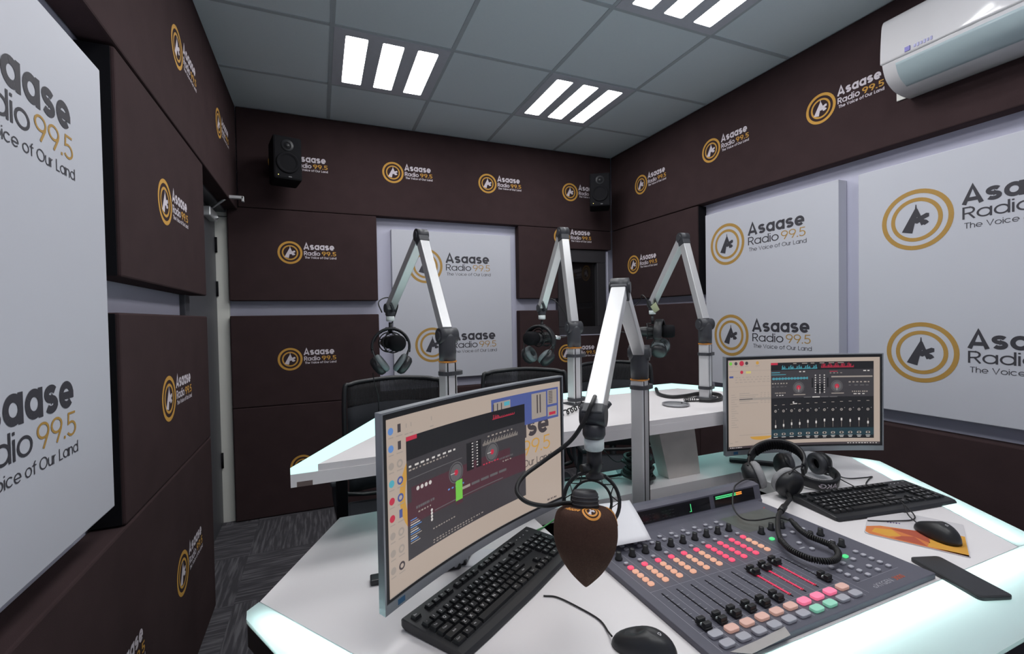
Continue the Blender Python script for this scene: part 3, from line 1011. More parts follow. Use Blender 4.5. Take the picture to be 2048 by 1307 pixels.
# ------------------------------------------------------------------ microphones
def spider_mount(root, R, zc):
    """open ring cage round the capsule; axis along local y"""
    F = Matrix.Translation((0, 0, zc)) @ Matrix.Rotation(PI / 2, 4, 'X')
    b = MB()
    for y in (-.028, .028):
        b.torus(R, .0026, M=Matrix.Translation((0, y, 0)) @ F, n=36, k=6)
    for a in (20, 90, 160, 235, 305):
        c, s_ = math.cos(math.radians(a)) * R, math.sin(math.radians(a)) * R
        b.tube([(c, -.028, zc + s_), (c, .028, zc + s_)], .0028, n=6)
    b.cyl((0, 0, zc + R - .002), (0, 0, -.004), .007, n=12)
    b.cyl((-.02, 0, -.028), (.02, 0, -.028), .005, n=10)
    m_ = part('shock_mount', b, BLK, root)
    b = MB()
    zig = []
    for k in range(10):
        a0, a1 = 2 * PI * k / 10, 2 * PI * (k + .5) / 10
        zig += [(R * math.cos(a0), .028 if k % 2 else -.028, zc + R * math.sin(a0)), (.027 * math.cos(a1), 0, zc + .027 * math.sin(a1))]
    b.tube(zig, .0014, n=5, closed=True)
    part('elastic_cord', b, RUB, m_)
def studio_mic(label, top, yaw):
    root = thing('microphone', label, 'microphone', Matrix.Translation(top) @ Matrix.Rotation(yaw, 4, 'Z'), 'black microphones in shock mounts')
    zc = -.085
    spider_mount(root, .040, zc)
    F = Matrix.Translation((0, 0, zc)) @ Matrix.Rotation(PI / 2, 4, 'X')
    b = MB(); b.lathe([(0, -.085), (.012, -.085), (.014, -.070), (.024, -.062), (.026, -.02), (.026, .045), (0, .045)], 24, M=F); part('body', b, BLK, root)
    b = MB(); b.lathe([(0, .045), (.029, .046), (.032, .055), (.032, .09), (.027, .103), (0, .106)], 24, M=F); part('grille', b, MATTE, root)
    b = MB(); b.cyl((0, .083, zc), (0, .125, zc - .006), .0095, n=14); part('plug', b, CHROME, root)
    b = MB(); b.tube(smooth_path([(0, .122, zc - .006), (.025, .160, zc + .01), (.052, .115, .01), (.050, .055, .075), (.006, .050, .098), (-.036, .032, .078), (-.028, .018, .036)], 7), .0026, n=7); part('cable', b, RUB, root)
    return root
m0 = studio_mic('black microphone with headphones hung on it, under the leftmost arm', TA, math.radians(10))
dup(m0, Matrix.Translation(TB) @ Matrix.Rotation(math.radians(-68), 4, 'Z'), 'black microphone under the second arm, its round grille pointing left')
dup(m0, Matrix.Translation(TC) @ Matrix.Rotation(math.radians(55), 4, 'Z'), 'black microphone under the rightmost arm, half hidden by the nearest arm')

# the near microphone with its printed foam cover
near = thing('microphone', 'microphone under a pointed brown foam cover with gold ring print, nearest the camera', 'microphone', tuple(TD), 'black microphones in shock mounts')
YAW = Matrix.Rotation(math.radians(-33), 4, 'Z')           # local -y looks at the presenter's seat
zc = -.094
b = MB()
b.lathe([(0, 0), (.0125, 0), (.0125, -.030), (.010, -.034), (.010, -.040), (.015, -.043), (.015, -.047), (0, -.047)], 18)
b.cyl((-.028, -.004, -.026), (-.014, -.004, -.026), .0065, n=12)
b.cyl((-.014, 0, -.026), (.016, 0, -.026), .003, n=8)
TL = YAW @ Matrix.Translation((-.006, .020, zc)) @ Matrix.Rotation(math.radians(68), 4, 'X')
for z, R in ((.012, .0475), (-.022, .0475), (-.004, .034)):
    b.torus(R, .0024, M=TL @ Matrix.Translation((0, 0, z)), n=40, k=7)
for a in (5, 60, 120, 175, 235, 305):
    c, s_ = math.cos(math.radians(a)) * .0475, math.sin(math.radians(a)) * .0475
    b.tube([TL @ Vector((c, s_, .015)), TL @ Vector((c, s_, -.025))], .0028, n=6)
b.tube([TL @ Vector((0, .0475, -.022)), TL @ Vector((0, .0475, .012))], .0055, n=8)
sm = part('shock_mount', b, BLK, near)
b = MB()
zig = []
for k in range(10):
    a0, a1 = 2 * PI * k / 10, 2 * PI * (k + .5) / 10
    zig += [TL @ Vector((.0475 * math.cos(a0), .0475 * math.sin(a0), .012 if k % 2 else -.022)), TL @ Vector((.034 * math.cos(a1), .034 * math.sin(a1), -.004))]
b.tube(zig, .0013, n=5, closed=True)
part('elastic_cord', b, RUB, sm)
FT = YAW @ Matrix.Translation((-.016, -.006, -.098)) @ Matrix.Rotation(math.radians(-13), 4, 'X')
b = MB(); b.lathe([(0, .030), (.018, .030), (.0215, .025), (.0215, -.02), (0, -.02)], 24, M=FT)
for z in (.008, .014, .020): b.torus(.0216, .0012, M=FT @ Matrix.Translation((0, 0, z)), n=28, k=6)
part('body', b, mat('grey_mic_body', (.045, .045, .05, 1), .5), near)
FPROF = [(.0225, .004), (.036, .003), (.0465, -.004), (.0515, -.018), (.0525, -.034), (.0515, -.047), (.0470, -.063), (.0382, -.080), (.0262, -.0965), (.0125, -.110), (.0035, -.1175), (.0, -.1195)]
fp = [(max(0, p.x), p.z) for p in smooth_path([(r_, 0, z_) for r_, z_ in FPROF], 5)]
b = MB(); b.lathe(fp, 48, M=FT); foam = part('foam_windscreen', b, FOAM, near)
def on_foam(theta, s, lift=.0006):
    """point at arc length s down the foam from its top edge"""
    acc = 0
    for i in range(len(fp) - 1):
        d = math.hypot(fp[i + 1][0] - fp[i][0], fp[i + 1][1] - fp[i][1])
        if acc + d >= s or i == len(fp) - 2:
            t = max(0.0, (s - acc) / d)
            r_ = fp[i][0] + (fp[i + 1][0] - fp[i][0]) * t
            z_ = fp[i][1] + (fp[i + 1][1] - fp[i][1]) * t
            nr, nz = -(fp[i + 1][1] - fp[i][1]) / d, (fp[i + 1][0] - fp[i][0]) / d
            r_ += nr * lift; z_ += nz * lift
            return FT @ Vector((r_ * math.cos(theta), r_ * math.sin(theta), z_))
        acc += d
def foam_print(theta0, s0, polys, sc, upside=1):
    b = flat()
    for sl, poly in polys:
        pts = []
        for (x, y) in poly:
            s = s0 - y * sc * upside
            rr = .040 + .012 * min(1, max(0, s / .03))
            pts.append(on_foam(theta0 + upside * x * sc / rr, s, .0006 + .0002 * sl))
        b.face(pts, (ORNG, PALE)[sl])
    b.mi(ORNG); b.mi(PALE)
    return b
CT = math.radians(-92)
em = [(0, q) for q in ring_quads(.80, 1.0, 40) + ring_quads(.50, .66, 40)] + [(1, [(x * 1.1, y * 1.1) for x, y in p]) for p in EMBLEM]
part('logo', foam_print(CT + .32, .0135, em, .0185), None, foam)
tx = [(0, q) for q in text_quads('Asaase', 0, 1.9, 0, .5, .20)]
part('lettering', foam_print(CT - .95, .017, tx, .0185), None, foam)
part('logo', foam_print(CT + 1.75, .030, em, .0185), None, foam)
# thick cable looping from the arm tip back to the microphone
b = MB(); b.tube(smooth_path([(.333, -2.346, 1.200), (.314, -2.364, 1.190), (.298, -2.362, 1.160), (.282, -2.345, 1.128), (.246, -2.325, 1.097), (.206, -2.326, 1.076), (.190, -2.338, 1.060), (.200, -2.352, 1.046), (.232, -2.352, 1.034), (.278, -2.335, 1.024), (.305, -2.342, 1.022)], 8), .0036, n=10)
part('cable', b, RUB, near, world=True)

# ------------------------------------------------------------------ headphones
def headphones(label, M, pad=None, letters=False, cable=True, close=False):
    root = thing('headphones', label, 'headphones', M, 'black studio headphones')
    b = MB()
    pts = [(.080 * math.cos(math.radians(a)), 0, .010 + .080 * math.sin(math.radians(a))) for a in range(-8, 189, 7)]
    k = b.mi(BLK)
    prev = None
    for p in pts:                                   # flat padded strap
        P = Vector(p); c = Vector((0, 0, .010)); u = (P - c).normalized()
        ring = []
        for (dy, dr) in ((-.019, -.004), (-.022, .001), (-.018, .0065), (.018, .0065), (.022, .001), (.019, -.004)):
            ring.append(b.bm.verts.new(P + u * dr + Vector((0, dy, 0))))
        if prev:
            for i in range(6):
                f = b.bm.faces.new((prev[i], prev[(i + 1) % 6], ring[(i + 1) % 6], ring[i])); f.smooth = True
        else:
            b.bm.faces.new(ring)
        prev = ring
    b.bm.faces.new(list(reversed(prev)))
    hb = part('headband', b, BLK, root)
    b = MB()
    for a in range(20, 161, 6):
        P = Vector((.0755 * math.cos(math.radians(a)), 0, .010 + .0755 * math.sin(math.radians(a))))
        b.tube([P + Vector((0, -.018, 0)), P + Vector((0, .018, 0))], .0042, n=6)
    part('band_padding', b, MATTE, hb)
    if letters:
        b = flat()
        for q in text_quads('AKG', -.036, .036, -.009, .018, .17):
            pts = []
            for x, y in q:
                an = PI / 2 - x / .0845
                pts.append((.0870 * math.cos(an), -y, .010 + .0870 * math.sin(an)))
            b.face(pts, PALE)
        part('lettering', b, PALE, hb)
    for s in (-1, 1):
        b = MB()
        cxp, czp, tl = (.052, -.072, 36) if close else (.078, -.062, 8)
        b.tube(smooth_path([(s * .080, -.014, .0), (s * (cxp + .016), -.036, czp * .5), (s * (cxp + .008), -.044, czp)], 5), .003, n=6)
        b.tube(smooth_path([(s * .080, .014, .0), (s * (cxp + .016), .036, czp * .5), (s * (cxp + .008), .044, czp)], 5), .003, n=6)
        b.box((s * .080, 0, -.004), (.010, .030, .026), bev=.003)
        part('yoke', b, BLK, root)
        Fc = Matrix.Translation((s * cxp, 0, czp)) @ Matrix.Rotation(math.radians(tl * s), 4, 'Y') @ Matrix.Rotation(s * PI / 2, 4, 'Y')
        b = MB(); b.lathe([(0, -.006), (.043, -.006), (.045, .002), (.043, .016), (.032, .026), (.014, .029), (0, .029)], 30, M=Fc)
        cup = part('ear_cup', b, BLK, root)
        b = MB(); b.lathe([(.020, -.010), (.022, -.026), (.034, -.030), (.043, -.024), (.045, -.012), (.042, -.005), (.018, -.006)], 30, M=Fc)
        part('ear_pad', b, pad or DGREY, cup)
    if cable:
        b = MB(); b.tube(smooth_path([(-.080, 0, -.105), (-.074, -.01, -.15), (-.060, .0, -.21), (-.060, .03, -.29)], 6), .0022, n=7); part('cable', b, RUB, root)
    return root
TEALP = mat('grey_leather_pad', (.16, .19, .20, 1), .5)
def hang(top, yaw, roll=0):
    """headphones hung over the shock mount of the microphone whose stem starts at top"""
    return Matrix.Translation((top.x, top.y, top.z - .108)) @ Matrix.Rotation(math.radians(yaw), 4, 'Z') @ Matrix.Translation((0, -.035, 0)) @ Matrix.Rotation(math.radians(roll), 4, 'Y') @ Matrix.Scale(.88, 4)
def rest_on(root, z):
    """set a thing down so that its lowest point lies at z"""
    lo = 1e9
    def walk(o):
        nonlocal lo
        if o.type == 'MESH':
            B = basis(o)
            lo = min(lo, min((B @ v.co).z for v in o.data.vertices))
        for c in o.children: walk(c)
    walk(root)
    setM(root, Matrix.Translation((0, 0, z - lo)) @ ROOTM[root.name])
headphones('black headphones hung over the leftmost microphone, grey pads facing each other', hang(TA, -8), TEALP, close=True)
headphones('black headphones hung askew over the microphone of the second arm', hang(TB, -50, 8), TEALP, cable=False, close=True)
headphones('black headphones hung on the rightmost microphone, behind the nearest arm', hang(TC, 40, -10), TEALP, cable=False, close=True)
hp1 = headphones('black headphones with light grey velour pads lying in front of the right monitor', Matrix.Translation((1.299, -1.938, .83)) @ Matrix.Rotation(math.radians(-68), 4, 'Z') @ Matrix.Rotation(math.radians(-58), 4, 'X'), GREYP, cable=False, close=True)
rest_on(hp1, DZ + .0008)
hp2 = headphones('black headphones with white letters on the band, lying behind the right keyboard', Matrix.Translation((1.452, -1.955, .81)) @ Matrix.Rotation(math.radians(160), 4, 'Z') @ Matrix.Rotation(math.radians(-104), 4, 'X') @ Matrix.Scale(.86, 4), DGREY, letters=True, cable=False)
rest_on(hp2, DZ + .0008)
# coiled lead on the console
def coil(path, R, wire, turns, n=10):
    P = smooth_path(path, 14)
    L = [0]
    for i in range(1, len(P)): L.append(L[-1] + (P[i] - P[i - 1]).length)
    out = []
    N = turns * n
    j = 0
    for i in range(N + 1):
        s = L[-1] * i / N
        while j < len(L) - 2 and L[j + 1] < s: j += 1
        t = (s - L[j]) / max(1e-9, L[j + 1] - L[j])
        p = P[j].lerp(P[j + 1], t)
        T = (P[j + 1] - P[j]).normalized()
        u = Vector((0, 0, 1)); w = T.cross(u).normalized(); u = w.cross(T)
        a = 2 * PI * i / n
        out.append(p + (u * math.cos(a) + w * math.sin(a)) * R)
    return out
mx = lambda p, z=.778: (.5 + p[0], -2.445 + p[1], z)
b = MB()
b.tube(smooth_path([(1.232, -2.030, .776), (1.200, -2.060, .776), mx((.673, .369), .782), mx((.600, .333), .785), mx((.546, .306), .785), mx((.472, .252), .785), mx((.430, .212), .780)], 6), .0062, n=10)
b.tube([mx((.615, .341), .7845), mx((.575, .322), .785)], .0085, n=12)
b.tube(coil([mx((.432, .214), .7825), mx((.409, .172), .7825), mx((.410, .131), .7825), mx((.427, .108), .7825), mx((.456, .101), .7825), mx((.490, .115), .7825), mx((.512, .140), .783), mx((.513, .166), .783), mx((.509, .194), .784), mx((.522, .228), .783), mx((.545, .262), .7825)], .0055, .0021, 74, 9), .0021, n=5)
b.tube([mx((.540, .256), .7825), mx((.556, .278), .782)], .006, n=10)
b.tube(smooth_path([(1.056, -2.166, .780), (1.028, -2.145, .786), (.980, -2.120, .777), (.962, -2.091, .776), (.989, -2.040, .785), (1.035, -2.003, .814), (1.070, -1.985, .818), (1.130, -1.965, .816), (1.200, -1.950, .800)], 8), .0022, n=7)
part('coiled_cable', b, RUB, hp1, world=True)
b = MB()
b.tube(smooth_path([(1.545, -1.945, .79), (1.565, -1.97, .765), (1.60, -1.985, .7535), (1.66, -2.003, .7535), (1.69, -2.008, .7535), (1.655, -2.018, .7535), (1.60, -2.04, .7535), (1.575, -2.06, .757)], 8), .002, n=6)
b.tube(smooth_path([(1.535, -1.955, .79), (1.53, -1.99, .77), (1.53, -2.04, .757), (1.52, -2.06, .757)], 8), .002, n=6)
part('cable', b, RUB, hp2, world=True)

# ------------------------------------------------------------------ curved monitors
WB = [glow('screen_beige', (.40, .325, .275, 1), 1.0), glow('screen_black', (.004, .004, .006, 1), 1.0), glow('screen_dark_grey', (.034, .031, .036, 1), 1.0),
      glow('screen_mid_grey', (.10, .095, .10, 1), 1.0), glow('screen_white', (.55, .52, .50, 1), 1.0), glow('screen_red', (.45, .02, .05, 1), 1.0),
      glow('screen_wine', (.062, .018, .028, 1), 1.0), glow('screen_green', (.15, .50, .055, 1), 1.0), glow('screen_gold', (.50, .27, .05, 1), 1.0),
      glow('screen_blue', (.06, .085, .26, 1), 1.0), glow('screen_cyan', (.07, .34, .42, 1), 1.0), glow('screen_ink', (.045, .035, .04, 1), 1.0),
      glow('screen_pale_grey', (.30, .26, .23, 1), 1.0), glow('screen_teal_dark', (.008, .03, .042, 1), 1.0), glow('screen_sky', (.10, .22, .5, 1), 1.0)]
BEI, SBL, SDG, SMG, SWH, SRD, SWN, SGR, SGO, SBU, SCY, SIN, SPG, STD, SSK = WB
MW, MH, MR = .588, .350, 1.8
def yc(x, w=MW):
    return (w * w / 4 - x * x) / (2 * MR)
class Screen:
    def __init__(s, ws, hs, z0):
        s.b = flat(); s.ws, s.hs, s.z0 = ws, hs, z0
    def pt(s, u, v, lay):
        x = (u - .5) * s.ws
        return (x, yc(x) - .0006 - .00012 * lay, s.z0 + v * s.hs)
    def rect(s, u0, v0, u1, v1, m, lay=1):
        n = max(1, int(abs(u1 - u0) * 24))
        for i in range(n):
            a, c = u0 + (u1 - u0) * i / n, u0 + (u1 - u0) * (i + 1) / n
            s.b.face([s.pt(a, v0, lay), s.pt(c, v0, lay), s.pt(c, v1, lay), s.pt(a, v1, lay)], m)
    def poly(s, pts, m, lay=1):
        s.b.face([s.pt(u, v, lay) for u, v in pts], m)
    def disc(s, u, v, r, m, lay=1, n=28):
        s.poly([(u + r / s.ws * math.cos(2 * PI * i / n), v + r / s.hs * math.sin(2 * PI * i / n)) for i in range(n)], m, lay)
    def bars(s, u0, u1, v, h, m, n, lay=3, seed=0, fill=.6):
        rr = random.Random(seed)
        st = (u1 - u0) / n
        for i in range(n):
            a = u0 + st * i
            s.rect(a, v, a + st * (fill * (.6 + .6 * rr.random())), v + h, m, lay)
def monitor(name, label, M, content, stand_legs):
    root = thing('computer_monitor', label, 'monitor', M, 'curved silver computer monitors')
    def slab(x0, x1, z0, z1, yf, yb, m, n=24):
        b = MB(); k = b.mi(m)
        cols = []
        for i in range(n + 1):
            x = x0 + (x1 - x0) * i / n
            y = yc(x)
            cols.append([b.bm.verts.new((x, y + yf, z0)), b.bm.verts.new((x, y + yf, z1)), b.bm.verts.new((x, y + yb, z1)), b.bm.verts.new((x, y + yb, z0))])
        for i in range(n):
            for j in range(4):
                b.bm.faces.new((cols[i][j], cols[i + 1][j], cols[i + 1][(j + 1) % 4], cols[i][(j + 1) % 4]))
        b.bm.faces.new(cols[0]); b.bm.faces.new(list(reversed(cols[-1])))
        return b
    hs = slab(-MW / 2, MW / 2, 0, MH, .0025, .016, SILV)
    rc = slab(-.16, .16, .05, .27, .016, .040, BLK)
    for f in rc.bm.faces: f.material_index = 0
    h = part('housing', hs, SILV, root)
    part('rear_cover', rc, BLK, h)
    b = MB()
    for (x0, x1, z0, z1) in ((-MW / 2, MW / 2, 0, .017), (-MW / 2, MW / 2, MH - .0035, MH), (-MW / 2, -MW / 2 + .004, .017, MH - .0035), (MW / 2 - .004, MW / 2, .017, MH - .0035)):
        s_ = slab(x0, x1, z0, z1, -.0015, .0024, SILV, 24 if x1 - x0 > .1 else 2)
        b.absorb(s_.bm, None, SILV)
    part('silver_frame', b, SILV, root)
    b = slab(-MW / 2 + .0042, MW / 2 - .0042, .0172, MH - .0037, .0004, .0023, BLK); part('black_border', b, mat('glossy_black_border', (.006, .006, .007, 1), .2), root)
    S = Screen(MW - .0236, MH - .037, .0235)
    content(S)
    part('screen', S.b, None, root)
    b = flat()
    x = -MW / 2 + .03
    b.face([(x, yc(x) - .0018, .004), (x + .018, yc(x + .018) - .0018, .004), (x + .018, yc(x + .018) - .0018, .014), (x, yc(x) - .0018, .014)], mat('blue_sticker', (.03, .10, .20, 1), .4))
    part('sticker', b, None, root)
    zd = -stand_legs['drop']
    b = MB(); b.box((0, .110, (.14 + zd) / 2), (.045, .016, .14 - zd - .01), bev=.004); b.box((0, .075, .14), (.06, .085, .05), bev=.004); part('stand_neck', b, SILV, root)
    b = MB()
    for (x, y) in stand_legs['tips']:
        d = Vector((x, y - .110, 0)); L = d.length
        Ml = frame((0, .110, zd + .0065), d, (0, 0, 1))
        b.box((L / 2, 0, 0), (L, .030, .012), BLK, M=Ml, bev=.003)
    part('stand_base', b, DGREY, root)
    return root

def left_screen(S):
    S.rect(0, 0, 1, 1, BEI, 0)
    # wall-paper logo
    L = .74
    cu, cv = .228, .535
    for sl, poly in logo_polys('board'):
        S.poly([(cu + x * L / S.ws, cv + y * L / S.hs) for x, y in poly], (SGO, SIN)[sl], 1)
    # blue picture, top right
    S.rect(.540, .70, .985, .955, SBU, 2)
    S.rect(.555, .80, .66, .93, SPG, 3); S.rect(.80, .73, .90, .935, SPG, 3); S.rect(.91, .82, .975, .94, SPG, 3); S.rect(.91, .72, .975, .80, SPG, 3)
    for i in range(3): S.rect(.55 + .025 * i, .82, .556 + .025 * i, .92, SIN, 4)
    for i in range(2): S.rect(.835 + .02 * i, .77, .843 + .02 * i, .92, SIN, 4)
    for i in range(8): S.rect(.918, .833 + .013 * i, .945, .839 + .013 * i, SIN, 4)
    S.rect(.62, .89, .655, .92, SCY, 4); S.rect(.92, .73, .965, .755, SRD, 4)
    # player window
    W0, W1, V0, V1 = .084, .752, .145, .870
    S.rect(W0, V0, W1, V1, SDG, 4)
    S.rect(W0, V0 + .20, W1, V0 + .335, SWN, 5)
    S.rect(W0 + .02, V0 + .335, W1 - .10, V0 + .42, SWN, 5)
    S.rect(W0, V1 - .14, W1, V1, SBL, 5)
    S.rect(W0, V1 - .025, W0 + .05, V1, SRD, 6)
    S.rect(W0 + .46, V1 - .06, W0 + .60, V1 - .057, SRD, 6)
    for i in range(26): S.rect(W0 + .46 + .0055 * i, V1 - .058, W0 + .463 + .0055 * i, V1 - .055 + .03 * abs(math.sin(i * 1.7)) * (1 if i < 8 else .35), SRD, 6)
    S.bars(W0 + .01, W0 + .26, V1 - .185, .012, SWH, 9, 6, 1); S.bars(W0 + .01, W0 + .21, V1 - .205, .009, SPG, 12, 6, 2)
    S.rect(W0 + .005, V1 - .255, W0 + .28, V1 - .25, SMG, 6)
    S.bars(W0 + .43, W0 + .60, V1 - .175, .010, SPG, 7, 6, 3)
    for i in range(38): S.rect(W0 + .40 + .0058 * i, V1 - .228, W0 + .403 + .0058 * i, V1 - .212 + .01 * ((i * 7) % 3), SPG, 6)
    for (u, v, r) in ((W0 + .245, V1 - .335, .022), (W0 + .455, V1 - .290, .022)):
        S.disc(u, v, r, SMG, 6); S.disc(u, v, r * .9, SDG, 7); S.disc(u, v, r * .8, SMG, 8); S.disc(u, v, .006, SRD, 9)
        S.rect(u - .03, v - .002, u - .006, v + .002, SWH, 10)
    S.rect(W0 + .305, V1 - .36, W0 + .345, V1 - .17, SBL, 6); S.rect(W0 + .36, V1 - .36, W0 + .39, V1 - .17, SBL, 6)
    for i in range(9):
        S.rect(W0 + .335, V1 - .345 + .02 * i, W0 + .343, V1 - .337 + .02 * i, SWH, 7); S.rect(W0 + .362, V1 - .345 + .02 * i, W0 + .370, V1 - .337 + .02 * i, SWH, 7)
    for i in range(4): S.disc(W0 + .05 + .02 * i, V1 - .325, .004, SWH, 6)
    S.bars(W0 + .04, W0 + .13, V1 - .445, .016, SMG, 9, 6, 5, .8); S.bars(W0 + .05, W0 + .12, V1 - .472, .009, SPG, 5, 6, 6)
    S.bars(W0 + .50, W0 + .59, V1 - .372, .014, SMG, 9, 6, 7, .8); S.bars(W0 + .52, W0 + .58, V1 - .395, .009, SPG, 4, 6, 8)
    S.bars(W0 + .20, W0 + .30, V1 - .43, .010, SSK, 5, 6, 9); S.bars(W0 + .40, W0 + .50, V1 - .365, .010, SRD, 6, 6, 10)
    for i in range(5): S.rect(W0 + .275 + .055 * i, V1 - .468 + .0 * i, W0 + .322 + .055 * i, V1 - .450, (SPG, SMG, SMG, SMG, SMG)[i], 6)
    S.rect(.325, .335, .362, .478, SGR, 7); S.rect(.325, .320, .362, .345, SWN, 8)
    for i in range(4): S.disc(W0 + .115, V1 - .50 - .02 * i, .003, SWH, 6)
    for i in range(11): S.rect(W0 + .012, V0 + .225 - .0135 * i, W0 + .03 + .022 * ((i * 5) % 4) / 3 + .012, V0 + .231 - .0135 * i, (SSK, SPG, SWH)[i % 3], 6)
    S.bars(W0 + .12, W0 + .24, V0 + .10, .007, SPG, 9, 6, 11); S.bars(W0 + .12, W0 + .40, V0 + .028, .007, SPG, 18, 6, 12); S.bars(W0 + .12, W0 + .34, V0 + .012, .007, SPG, 14, 6, 13)
    S.rect(W0 + .13, V0 + .21, W0 + .52, V0 + .216, SMG, 6)
    # desktop icons
    ic = [SSK, SSK, SPG, SCY, SRD, SRD, SPG, SPG, SPG]
    ic2 = [SIN, SIN, SPG, SBU, SBU, SBU, SPG, SPG, SIN]
    for i in range(9):
        v = .93 - .098 * i
        S.disc(.018, v, .0065, ic[i], 3); S.rect(.008, v - .040, .029, v - .034, SPG, 3)
        if i in (0, 1, 5): S.rect(.048, v - .018, .062, v + .03, ic2[i], 3)
        else: S.disc(.055, v, .0075, ic2[i], 3); S.disc(.055, v, .004, BEI, 4)
        S.rect(.042, v - .040, .069, v - .034, SPG, 3)
    for u in (.085, .107, .205): S.rect(u, .925, u + .004, .95, SPG, 3); S.rect(u - .006, .885, u + .012, .892, SPG, 3)
    S.bars(.90, .97, .018, .014, SIN, 6, 3, 15)
    S.rect(0, 0, 1, .006, SPG, 3)
def right_screen(S):
    S.rect(0, 0, 1, 1, BEI, 0)
    for (u, m) in ((.018, SGR), (.055, SIN), (.095, SRD), (.13, SIN), (.205, SGO)):
        S.disc(u, .962, .006 if m is not SRD else .009, m, 3); S.rect(u - .012, .925, u + .014, .932, SPG, 3)
    S.rect(0, .875, .30, .878, SPG, 2); S.rect(.125, .845, .16, .872, mat_yel, 3); S.disc(.095, .862, .006, SRD, 3)
    S.rect(.008, .80, .036, .822, SBU, 3)
    for r_ in range(3): S.bars(.05, .30, .745 + .028 * r_, .007, SPG, 8 + r_, 3, 20 + r_)
    S.rect(0, .70, .30, .702, SPG, 2)
    for r_ in range(15): S.rect(.02, .605 - .026 * r_, .045 + .012 * (r_ % 3), .611 - .026 * r_, SPG, 3)
    for r_ in range(6): S.rect(.078, .617 - .022 * r_, .15 + .02 * ((r_ * 3) % 4), .624 - .022 * r_, SIN if r_ == 3 else SPG, 3); S.bars(.225, .30, .617 - .022 * r_, .006, SPG, 3, 3, 30 + r_)
    S.rect(.0745, .54, .30, .566, SPG, 2)
    S.rect(.075, .145, .30, .15, SPG, 2)
    S.poly([(.15, .125)] + [(.225 + .075 * math.cos(PI + PI * i / 10), .125 + .042 * math.sin(PI + PI * i / 10)) for i in range(1, 10)] + [(.30, .125)], SGO, 3)
    for (u, v) in ((.018, .06), (.055, .075), (.17, .03)): S.rect(u - .01, v, u + .012, v + .007, SPG, 3)
    S.rect(0, 0, 1, .026, SIN, 4); S.bars(.01, .10, .008, .009, SWH, 7, 5, 40); S.bars(.18, .30, .008, .009, SWH, 6, 5, 41); S.bars(.80, .99, .008, .009, SWH, 11, 5, 42)
    A, B = .298, .963
    S.rect(A, .068, B, .955, SBL, 4)
    S.rect(A, .55, B, .865, SDG, 5); S.rect(A, .93, .345, .955, SRD, 5); S.bars(.45, .80, .937, .008, SPG, 6, 6, 43)
    S.rect(A, .105, B, .19, STD, 5)
    for i in range(60):
        h = .006 + .045 * abs(math.sin(i * .9) * math.sin(i * .23 + 1))
        S.rect(.37 + .0040 * i, .875, .3725 + .0040 * i, .875 + h, SCY, 6)
    for i in range(52):
        h = .010 + .055 * abs(math.sin(i * 1.3 + .5) * math.sin(i * .31 + .4))
        S.rect(.635 + .0040 * i, .885, .6375 + .0040 * i, .885 + h, SRD, 6)
    for i in range(90): S.rect(.305 + .0027 * i, .775 - .008 - .010 * abs(math.sin(i * .41)), .307 + .0027 * i, .775 + .010 * abs(math.sin(i * .41)), SCY, 6)
    S.rect(.70, .772, .955, .788, SPG, 6)
    S.rect(.302, .838, .36, .845, SCY, 6); S.rect(.302, .815, .40, .821, SCY, 6); S.bars(.49, .54, .84, .012, SWH, 2, 6, 44); S.rect(.69, .838, .74, .845, SRD, 6); S.bars(.69, .78, .82, .008, SPG, 4, 6, 45); S.bars(.90, .95, .84, .012, SWH, 2, 6, 46)
    for (u, v) in ((.485, .665), (.735, .672)):
        S.disc(u, v, .021, SMG, 6); S.disc(u, v, .019, SDG, 7); S.disc(u, v, .017, SMG, 8); S.disc(u, v, .008, SRD, 9); S.rect(u - .001, v - .05, u + .001, v, SWH, 10)
        S.rect(u - .035, v - .088, u + .045, v - .078, SPG, 6)
    for i in range(8):
        S.disc(.597, .80 - .028 * i, .0025, SWH, 7); S.disc(.655, .80 - .028 * i, .0025, SWH, 7); S.disc(.626, .80 - .028 * i, .0022, SWH, 7)
    S.rect(.572, .66, .582, .77, SBL, 6); S.rect(.672, .66, .682, .77, SBL, 6); S.rect(.60, .60, .65, .70, SBL, 6); S.rect(.624, .585, .627, .62, SWH, 7)
    for (u0, u1) in ((.305, .42), (.81, .95)):
        S.bars(u0, u1, .71, .014, SPG, 6, 6, int(u0 * 100)); S.bars(u0, u1, .675, .010, SMG, 4, 6, int(u0 * 90)); S.bars(u0 + .02, u1 - .02, .60, .014, SPG, 8, 6, int(u0 * 80)); S.bars(u0 + .03, u1 - .03, .575, .010, SWH, 3, 6, int(u0 * 70))
    for i in range(4): S.rect(.52 + .056 * i, .545, .57 + .056 * i, .556, (SMG, SWH, SMG, SMG)[i], 6)
    lev = [.30, .31, .325, .325, .345, .335, .355, .36, .362, .345, .365, .325]
    for i in range(12):
        u = .328 + .0545 * i
        S.rect(u - .0272, .07, u - .0268, .54, SDG, 5)
        S.rect(u - .009, .465 + .003 * i, u + .009, .471 + .003 * i, SPG, 6)
        S.disc(u, .40, .0048, SPG, 6); S.disc(u, .40, .003, SMG, 7); S.disc(u + .02, .42, .0012, SWH, 6)
        S.rect(u - .001, .20, u + .001, .30, SPG, 6); S.rect(u - .005, lev[i] - .09, u + .005, lev[i] - .06, SWH, 7)
        S.disc(u, .135, .0042, SPG, 6); S.disc(u - .006, .135, .0042, SPG, 6); S.disc(u + .006, .135, .0042, SPG, 6); S.disc(u, .135, .0030, SBL, 7)
        S.rect(u - .014, .098, u + .014, .105, SWH, 6)
        if i > 3: S.rect(u - .010, .083, u + .010, .090, SWH, 6)
    S.rect(.445, .49, .455, .505, SWH, 6); S.rect(.447, .475, .475, .486, SWH, 6)
